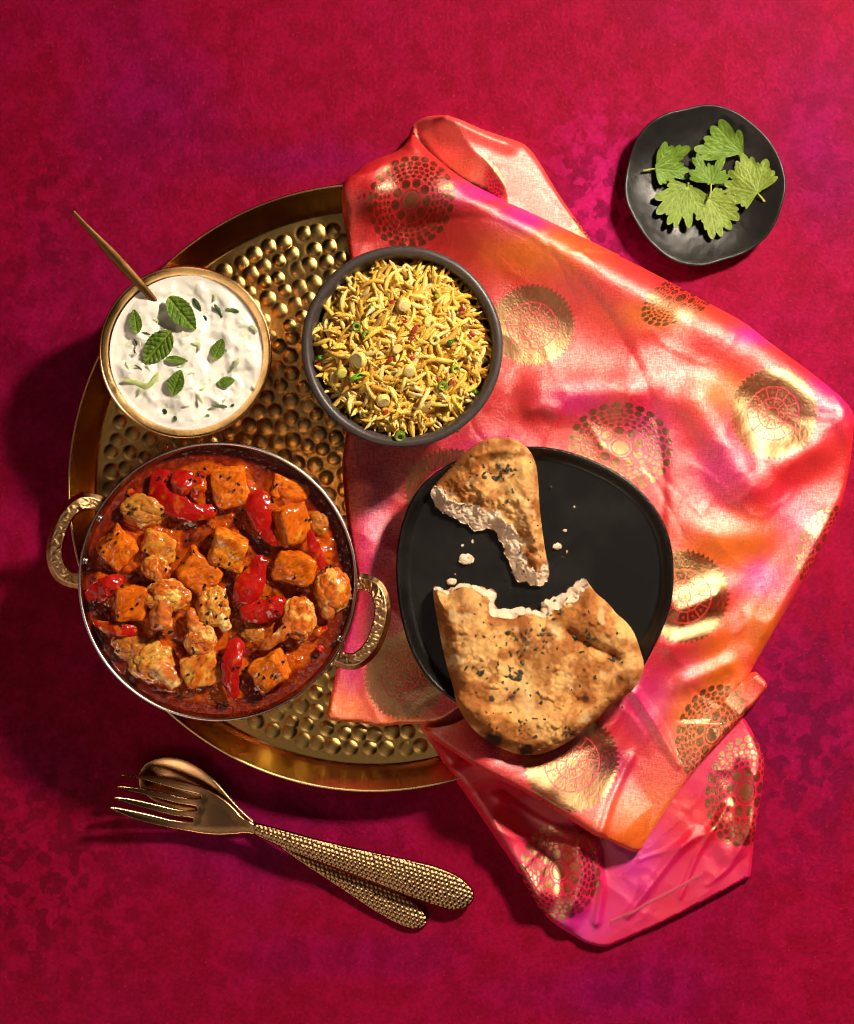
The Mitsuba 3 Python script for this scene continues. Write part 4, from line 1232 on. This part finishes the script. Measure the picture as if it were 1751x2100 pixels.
fl = cloud(605, 240, 28, 28, 16, 14, 40) + cloud(720, 225, 26, 12, 7, 14, 34) + cloud(600, 150, 90, 70, 8, 9, 24) + cloud(640, 330, 140, 90, 16, 8, 20) + cloud(830, 600, 30, 140, 12, 8, 17) + [(492, 150, 26), (520, 255, 24), (435, 435, 22), (490, 318, 22), (700, 408, 22), (870, 548, 18), (850, 635, 20)]
naan('torn_flatbread', up_out, up_torn, [([(610, 180), (640, 330), (700, 430)], -3.4, 16), ([(420, 250), (540, 110)], 3, 22), ([(780, 130), (850, 400), (880, 700)], 3.0, 20)],
     [(710, 70, 50, .9), (380, 300, 70, .8), (330, 410, 50, 1.0), (540, 70, 50, .6), (790, 560, 70, .6), (820, 760, 60, .8), (850, 300, 50, .5), (660, 70, 60, .6), (900, 850, 40, .6)], band_up, 14, 301,
     'smaller upper piece of torn flatbread on the black plate', fl)
lo_out = [(275, 905), (302, 900), (332, 915), (358, 928), (375, 902), (420, 882), (500, 885), (560, 908), (602, 915), (636, 940), (631, 985), (625, 1032), (700, 1022), (780, 1016), (850, 1030), (890, 1047), (890, 995), (908, 975), (960, 960), (1010, 945), (1050, 930), (1082, 890), (1140, 850), (1172, 890), (1212, 940), (1262, 980), (1302, 1020), (1332, 1060), (1392, 1110), (1442, 1180), (1468, 1260), (1484, 1330), (1480, 1400), (1442, 1470), (1390, 1520), (1300, 1582), (1220, 1662), (1130, 1742),
          (1040, 1802), (960, 1842), (870, 1870), (770, 1872), (680, 1842), (600, 1802), (520, 1742), (450, 1662), (405, 1572), (385, 1482), (350, 1372), (320, 1232), (295, 1102), (280, 1002), (270, 935)]
lo_torn = [(275, 905), (302, 900), (332, 915), (358, 928), (375, 902), (420, 882), (500, 885), (560, 908), (602, 915), (636, 940), (631, 985), (625, 1032), (700, 1022), (780, 1016), (850, 1030), (890, 1047), (890, 995), (908, 975), (960, 960), (1010, 945), (1050, 930), (1082, 890), (1140, 850)]


def band_lo(x, y):
    a, b = (x - 791.5) / .356, (y - 882.5) / .356
    return 7 + 22 * np.exp(-((a - 710) / 90) ** 2 - ((b - 1040) / 80) ** 2) + 26 * np.exp(-((a - 960) / 60) ** 2 - ((b - 1010) / 70) ** 2) + 22 * np.exp(-((a - 1090) / 80) ** 2 - ((b - 940) / 90) ** 2) + 6 * np.exp(-((a - 580) / 60) ** 2 - ((b - 930) / 80) ** 2)


fl = cloud(760, 1220, 70, 60, 22, 12, 38) + cloud(740, 1390, 90, 30, 16, 12, 40) + cloud(900, 1150, 30, 20, 7, 20, 46) + cloud(1160, 1190, 45, 30, 10, 14, 48) + cloud(1000, 1080, 30, 14, 4, 20, 44) + cloud(540, 1390, 30, 14, 6, 18, 40) + cloud(610, 1540, 14, 12, 5, 16, 36) + cloud(800, 1700, 30, 40, 9, 12, 30) + cloud(760, 1400, 280, 220, 60, 8, 24) + \
    cloud(1030, 1720, 20, 12, 4, 14, 30) + cloud(1310, 1320, 30, 20, 6, 14, 34) + [(460, 1360, 44), (385, 1250, 30), (1325, 1162, 34), (1160, 1045, 24), (905, 1650, 26), (740, 1500, 30), (560, 1180, 20), (870, 1505, 28), (1195, 1415, 24), (1120, 1270, 22), (680, 1280, 40), (640, 1330, 36), (700, 1160, 34), (540, 1000, 24)]
naan('torn_flatbread', lo_out, lo_torn, [([(1010, 1130), (1090, 1200), (1190, 1240), (1290, 1290), (1350, 1350)], -4.0, 11), ([(1080, 1080), (1250, 1140), (1370, 1230)], 3.6, 34), ([(720, 1120), (740, 1280), (750, 1500)], -3.2, 22), ([(900, 1250), (1050, 1320)], 2.6, 30), ([(430, 980), (560, 1250), (600, 1400)], 2.6, 34), ([(700, 1640), (1000, 1600)], 2.5, 40)],
     [(420, 920, 70, .9), (480, 1040, 80, .7), (1140, 1480, 60, 1.0), (1330, 1430, 40, 1.1), (1440, 1290, 50, .7), (730, 1530, 45, 1.0), (520, 1610, 45, 1.0), (610, 1770, 80, 1.25), (800, 1830, 70, 1.2), (1080, 1730, 70, .9), (1140, 1540, 30, 1.2), (1240, 1620, 90, .7), (900, 1800, 60, .8), (780, 1150, 60, .8), (690, 1100, 40, .6), (870, 1560, 60, .8), (1290, 1470, 70, .6), (440, 1640, 40, .6), (1400, 1450, 80, .7), (1290, 1320, 50, .6), (950, 1640, 50, .6)], band_lo, 18, 401,
     'large lower piece of torn flatbread hanging over the edge of the black plate', fl)


def crumb_piece(a, b, w, h, seed, label, toast=.4):
    x, y = c4([(a, b)])[0]
    v, f = ico(4)
    v = v * (1 + .9 * (noise3(v, .8, 3, seed) - .5) + .4 * (noise3(v, .25, 2, seed + 1) - .5))[:, None] * np.array([w * .14, h * .14, min(w, h) * .10])
    v[:, 2] = np.maximum(v[:, 2], -min(w, h) * .08)
    c = mixc((.74, .58, .44), (.55, .27, .09), ss(.6 - toast * .3, .75, noise3(v, 9, 2, seed + 2))) * (.85 + .3 * noise3(v, 2.5, 2, seed))[:, None]
    d = float(dist_to(PLATE.exterior, np.array([x]), np.array([y]))[0])
    add('bread_crumb', put(v, x, y, float(plate_top(np.array([d]))[0]) + min(w, h) * .075 * S * 1000), f, 'food_dry', color=c, label=label, cat='bread crumb')


crumb_piece(465, 742, 112, 70, 71, 'largest bread crumb on the black plate, left between the two flatbread pieces')
crumb_piece(984, 668, 62, 46, 72, 'toasted bread crumb right of the upper flatbread piece', .9)
crumb_piece(380, 872, 66, 52, 73, 'bread crumb touching the left corner of the lower flatbread piece')
crumb_piece(1030, 577, 30, 20, 74, 'orange brown crumb on the right of the black plate, above the toasted one', 1.5)
crumb_piece(440, 662, 20, 18, 75, 'tiny pale crumb above the largest crumb')
crumb_piece(498, 640, 14, 26, 76, 'tiny thin crumb just under the torn edge of the upper flatbread')
crumb_piece(1085, 440, 12, 14, 77, 'lone tiny white crumb high on the right of the black plate')
crumb_piece(1042, 698, 10, 26, 78, 'tiny sliver of crumb beside the toasted crumb', 1.2)
crumb_piece(398, 828, 8, 10, 79, 'smallest crumb just above the left corner of the lower flatbread')


# ------------------------------------------------------------------ small black dish with coriander
def c5(a, b):
    return 1246.8 + a * .224, 196.1 + b * .224


do = [(880, 80), (1000, 84), (1130, 125), (1250, 190), (1400, 310), (1500, 420), (1580, 570), (1620, 720), (1626, 860), (1590, 1000), (1550, 1140), (1470, 1280), (1350, 1390), (1200, 1470), (1050, 1510), (900, 1560), (760, 1562), (620, 1530), (500, 1460), (380, 1350), (300, 1250), (220, 1110), (160, 980), (145, 860), (158, 740), (180, 620), (240, 420), (320, 300), (430, 210), (560, 150), (700, 122), (800, 92)]
DISH = Polygon(chaikin([c5(*q) for q in do], 2))
DC = np.array(c5(885, 820))
a_ = np.arctan2(np.array(DISH.exterior.coords)[:-1, 1] - DC[1], np.array(DISH.exterior.coords)[:-1, 0] - DC[0])
r_ = np.hypot(np.array(DISH.exterior.coords)[:-1, 1] - DC[1], np.array(DISH.exterior.coords)[:-1, 0] - DC[0])
od = np.argsort(a_)
NA = 220
th = np.linspace(-np.pi, np.pi, NA, endpoint=False)
Rt = np.interp(th, np.r_[a_[od] - 2 * np.pi, a_[od], a_[od] + 2 * np.pi], np.tile(r_[od], 3))
Rm = Rt.mean()
rimz = 48 + 6 * np.sin(3 * th + 1) + 4 * np.sin(5 * th + .4) + (Rt - Rm) * .3
prof = [(0.0, 7), (.2, 8), (.4, 12), (.55, 19), (.68, 29), (.8, 42), (.9, 54), (.96, 61.5), (.985, 63), (1.0, 61), (.998, 57), (.97, 50), (.85, 32), (.7, 18), (.5, 3), (.3, 0), (0, 0)]
prof = chaikin(np.array(prof, float), 2, False)
V = []
for rr, zz in prof:
    fac = zz / 63 if rr > .3 else 0
    wav = 1 + (Rt / Rm - 1) * ss(.1, .9, rr)
    zv = zz + (rimz - 62) * ss(.45, 1, rr)
    V.append(np.c_[rr * Rm * wav * np.cos(th), -rr * Rm * wav * np.sin(th), zv])
V = np.vstack(V)
V += (noise3(V, 16, 3, 6)[:, None] - .5) * np.array([0, 0, 2.2])
m, n = len(prof), NA
i, j = np.meshgrid(np.arange(m - 1), np.arange(n), indexing='ij')
q = np.stack([i * n + j, i * n + (j + 1) % n, (i + 1) * n + (j + 1) % n, (i + 1) * n + j], -1).reshape(-1, 4)
f = np.vstack([q[:, [0, 2, 1]], q[:, [0, 3, 2]]])
col = mixc((0.006, 0.0055, 0.0055), (0.014, 0.012, 0.012), noise3(V, 20, 3, 5))
kd_ = 1 - 14 / 1000 / H
add('black_dish', put(V, DC[0], DC[1], 1, k=kd_), f, 'dish_glaze', color=col, label='small wavy edged black dish holding coriander leaves', cat='dish')


def dish_z(px, py):
    rr = np.hypot(px - DC[0], py - DC[1]) / Rm
    return np.interp(rr, prof[:len(prof) // 2, 0], prof[:len(prof) // 2, 1])


def coriander(base, tip, spread, lobes, seed, label, lift, curl=0.0, stem=None, pale=.5, width=1.0):
    """fan shaped leaf from base to tip (crop units); lobes: list of (angle, length factor, half width)"""
    x0, y0 = c5(*base)
    x1, y1 = c5(*tip)
    L = math.hypot(x1 - x0, y1 - y0)
    ang = math.atan2(-(y1 - y0), x1 - x0)
    tt = np.linspace(-spread, spread, 420)
    r = np.full(420, .12)
    for la, lf, hw in lobes:
        d = np.clip(np.abs(tt - la) / (hw * 1.22), 0, 1)
        r = np.maximum(r, lf * (1 - d ** 2.6) ** .42)
    sc = np.abs(np.sin(tt * 10.0 + seed + .5 * np.sin(tt * 3))) ** .7
    r = r * (.82 + .18 * sc) * L
    o = np.vstack([np.c_[r * np.cos(tt), r * np.sin(tt) * width], [[-.02 * L, 0]]])
    pl = Polygon(o).buffer(0)
    pl = pl if pl.geom_type == 'Polygon' else max(pl.geoms, key=lambda g: g.area)
    pl = pl.buffer(.9).buffer(-1.6).buffer(.8)
    pl = pl if pl.geom_type == 'Polygon' else max(pl.geoms, key=lambda g: g.area)
    p, t, nb = leaf_sheet(np.array(pl.exterior.coords)[:-1], 1.5, seed)
    x, y = p[:, 0], p[:, 1]
    rr = np.hypot(x, y) / L
    ph = np.arctan2(y / width, x)
    vein = np.zeros(len(x))
    for la, lf, hw in lobes:
        dv = np.abs(np.sin(ph - la)) * rr * L
        ok = (np.abs(ph - la) < 1) & (rr < lf * .9)
        vein = np.maximum(vein, np.where(ok, np.exp(-(dv / 1.3) ** 2), 0))
        for s_ in (-1, 1):
            for r0 in (.25, .45, .62):
                a0 = np.array([math.cos(la), math.sin(la)]) * r0 * lf * L
                a1 = a0 + np.array([math.cos(la + s_ * .55), math.sin(la + s_ * .55)]) * .36 * lf * L
                dv = dist_to(LineString([a0, a1]), x, y)
                vein = np.maximum(vein, .75 * np.exp(-(dv / .95) ** 2))
    z = 3 * np.sin(ph * 3 + seed) * rr * 2.2 + (N(x, y, 28, 2, seed) - .5) * 24 * rr - vein * 1.3 + (N(x, y, 7, 2, seed + 2) - .5) * 2.2
    z += curl * (y / (L * .7)) ** 2 * L * .35 - 8 * np.clip(rr - .75, 0, 1)
    n = N(x, y, 20, 3, seed + 6)
    g0 = np.array((.062, .145, .006)) * (1 - pale) + np.array((.18, .225, .036)) * pale
    col = mixc(g0 * .8, g0 * 1.25, n)
    col = mixc(col, g0 * 1.6 + .03, vein * .55)
    key = newkey('coriander_leaf')
    zz0 = 1 + (float(np.mean(dish_z(np.linspace(x0, x1, 5), np.linspace(y0, y1, 5)))) + lift) * S * 1000
    # follow the hollow of the dish
    wx = x0 + x * math.cos(ang) - y * math.sin(ang)
    wy = y0 - (x * math.sin(ang) + y * math.cos(ang))
    z = z + (dish_z(wx, wy) - np.mean(dish_z(wx, wy))) * .5
    scene[key + '__blade'] = mikit.ply((put(np.c_[x, y, z], x0, y0, zz0, ang, k=kd_), t), 'leaf', smooth=True, color=np.clip(col, 0, 1))
    if stem:
        s = [c5(*q) for q in stem]
        s = resample(chaikin(np.array([(x0, y0)] + s), 2, False), 16)
        loc = np.c_[s[:, 0] - x0, y0 - s[:, 1], np.linspace(1, 2, 16)]
        sv, sf = sweep(loc, circle(8, 2.3, 2.0), np.c_[np.linspace(.7, 1.05, 16), np.linspace(.7, 1.05, 16)])
        scene[key + '__stem'] = mikit.ply((put(sv, x0, y0, zz0, 0, k=kd_), sf), 'leaf', smooth=True, color=np.tile((.30, .33, .05), (len(sv), 1)))
    tag(key, label, 'coriander leaf')


D_ = math.pi / 180
coriander((445, 660), (770, 640), 1.75, [(57 * D_, .80, .42), (30 * D_, 1.12, .26), (-8 * D_, .97, .36), (-36 * D_, .66, .36), (-66 * D_, .52, .4)], 81, 'left coriander leaf with its stem reaching over the dish floor to the left', 16, .2, [(390, 668), (325, 682)], .25)
coriander((1240, 520), (860, 440), 1.35, [(8 * D_, 1.16, .28), (-14 * D_, 1.0, .3), (-33 * D_, 1.0, .36), (-60 * D_, .55, .4)], 82, 'top coriander leaf, nearest the upper rim of the dish', 14, .25, [(1248, 545)], .30)
coriander((1370, 885), (1200, 650), 1.95, [(-76 * D_, .85, .36), (-49 * D_, 1.1, .34), (-14 * D_, 1.32, .36), (12 * D_, 1.16, .3), (40 * D_, 1.1, .36), (70 * D_, .88, .34), (96 * D_, .66, .4)], 83, 'right coriander leaf showing its pale underside', 16, .1, [(1410, 930), (1437, 970)], .75)
coriander((930, 930), (1010, 1290), 2.4, [(-3 * D_, 1.04, .36), (22 * D_, .96, .3), (44 * D_, .93, .32), (68 * D_, .68, .36), (100 * D_, .45, .4), (133 * D_, .4, .4), (-34 * D_, .66, .34)], 85, 'lowest coriander leaf, pale green, under the middle stem', 14, .1, None, .8)
coriander((735, 815), (660, 1215), 1.75, [(11 * D_, .97, .20), (-12 * D_, 1.08, .2), (-34 * D_, .98, .24), (-54 * D_, .82, .28), (-87 * D_, .48, .42), (38 * D_, .80, .30), (60 * D_, .58, .34)], 84, 'lower left coriander leaf showing an olive underside', 22, .15, [(742, 790)], .65)
coriander((942, 800), (925, 530), 2.2, [(56 * D_, .84, .42), (-67 * D_, .70, .44), (25 * D_, 1.16, .22), (-29 * D_, 1.04, .22), (0, .7, .3)], 86, 'middle coriander leaf folded upright with its stem pointing down', 34, -.5, [(945, 860), (930, 945)], .30)


# ------------------------------------------------------------------ cutlery
def c6(a, b):
    return 210.1 + a * .448, 1526.9 + b * .448


def hammered(x, y, cell):
    """raised hexagonal pebbles"""
    a = np.array([[1, 0], [.5, .866]]) * cell
    inv = np.linalg.inv(a)
    pts = np.c_[x, y]
    uvw = pts @ inv
    best = np.full(len(x), 9e9)
    for i_ in (0, 1):
        for j_ in (0, 1):
            b0 = np.floor(uvw) + [i_, j_]
            jit = (nnoise(np.c_[b0 * 3.7, np.zeros(len(x))], 3)[:, None] - .5) * np.array([.35, .3]) * cell
            d_ = np.hypot(*(pts - b0 @ a - jit).T)
            best = np.minimum(best, d_)
    return best


def cut_sheet(outline, zfun, mat, parent, name, z0, step=1.6, hammer=None, th=2.2, iters=2, seed=0, zref=8):
    pl = Polygon(chaikin([c6(*q) for q in outline], iters))
    p, t, nb = triangulate(pl, step, seed)
    x, y = p[:, 0], p[:, 1]
    d = dist_to(pl.exterior, x, y)
    z = zfun(x, y, d)
    if hammer:
        c, s = math.cos(.33), math.sin(.33)
        b_ = hammered(x * c + y * s, -x * s + y * c, hammer)
        z = z + .55 * np.clip(1 - (b_ / (hammer * .56)) ** 2, 0, 1) * ss(0, 3, d)
    z = z - .6 * (1 - ss(0, 1.8, d))
    v = np.c_[x, y, z + z0]
    v, t2 = skirt(v, t, nb, .9)
    # underside
    low = np.c_[x, y, z + z0 - 1.3 - .4 * ss(0, 8, d)]
    o = len(v)
    v = np.vstack([v, low])
    t2 = np.vstack([t2, t[:, ::-1] + o])
    return add(name, flat(v, zref), t2, mat, smooth=50, parent=parent)


# dessert spoon under the fork, hollow side up
sp_bowl = [(160, 150), (170, 110), (200, 78), (250, 60), (305, 55), (375, 67), (455, 108), (525, 175), (578, 238), (618, 285), (660, 325), (700, 360), (690, 390), (640, 385), (560, 372), (470, 352), (360, 322), (270, 285), (205, 245), (168, 205)]
sb = Polygon(chaikin([c6(*q) for q in sp_bowl], 2))
cut_sheet(sp_bowl, lambda x, y, d: 6.2 - 4.6 * ss(0, 46, d) + 0 * x, 'cutlery', 'spoon', 'bowl', .6, 2.0, seed=21)
sp_handle = [(672, 345), (720, 372), (830, 452), (960, 520), (1100, 580), (1250, 636), (1350, 680), (1430, 730), (1478, 778), (1492, 812), (1478, 842), (1440, 855), (1390, 848), (1290, 800), (1190, 735), (1060, 645), (900, 540), (780, 452), (690, 385)]
cut_sheet(sp_handle, lambda x, y, d: 6.0 - 4.0 * ss(560, 830, x) + 1.2 * np.sqrt(np.clip(d / 22, 0, 1)), 'cutlery_hammered', 'spoon', 'handle', .6, 1.5, 9.6, seed=22)
tag('spoon', 'copper coloured spoon with a hammered handle lying under the fork', 'spoon')


def fz(x, y, d):
    # tines curve up at the left, neck low
    a = (x - c6(48, 0)[0]) / (c6(700, 0)[0] - c6(48, 0)[0])
    return 11.5 - 5.0 * np.sin(np.clip(a, 0, 1) * np.pi * .62) ** 2 + 6.5 * ss(.5, 1.0, a) + .5 * ss(0, 20, d) + 9.5 * np.clip(1 - a / .52, 0, 1) ** 2


fork_head = [(690, 350), (640, 330), (608, 290), (548, 240), (455, 192)] + [(400, 176), (300, 150), (200, 136), (110, 126), (92, 128), (96, 134)] + [(180, 152), (250, 176), (350, 208), (440, 228), (450, 236), (444, 246)] + \
    [(380, 244), (280, 214), (170, 188), (86, 177), (76, 182), (84, 190)] + [(170, 218), (250, 242), (350, 272), (424, 283), (433, 291), (427, 300)] + [(350, 297), (250, 268), (150, 240), (72, 226), (62, 231), (70, 240)] + \
    [(150, 272), (240, 300), (330, 328), (406, 336), (416, 343), (408, 351)] + [(330, 346), (230, 316), (130, 288), (54, 270), (44, 276), (52, 285)] + [(125, 323), (180, 345), (250, 366), (310, 382), (380, 396), (440, 407), (500, 413), (560, 412), (620, 406), (660, 400), (702, 410), (712, 380)]
cut_sheet(fork_head, fz, 'cutlery', 'fork', 'head', .6, 1.7, seed=23, iters=1)
fork_handle = [(690, 349), (760, 366), (860, 392), (1000, 434), (1250, 492), (1420, 528), (1510, 550), (1600, 584), (1660, 622), (1696, 664), (1705, 700), (1690, 732), (1655, 755), (1610, 762), (1550, 748), (1420, 702), (1250, 632), (1050, 556), (900, 500), (770, 442), (702, 411), (690, 385)]
cut_sheet(fork_handle, lambda x, y, d: 13.5 - 4.5 * ss(560, 800, x) - 2.5 * ss(800, 960, x) + 1.6 * np.sqrt(np.clip(d / 26, 0, 1)), 'cutlery_hammered', 'fork', 'handle', .6, 1.5, 9.6, seed=24)
tag('fork', 'copper coloured fork with a hammered handle lying across the spoon', 'fork')
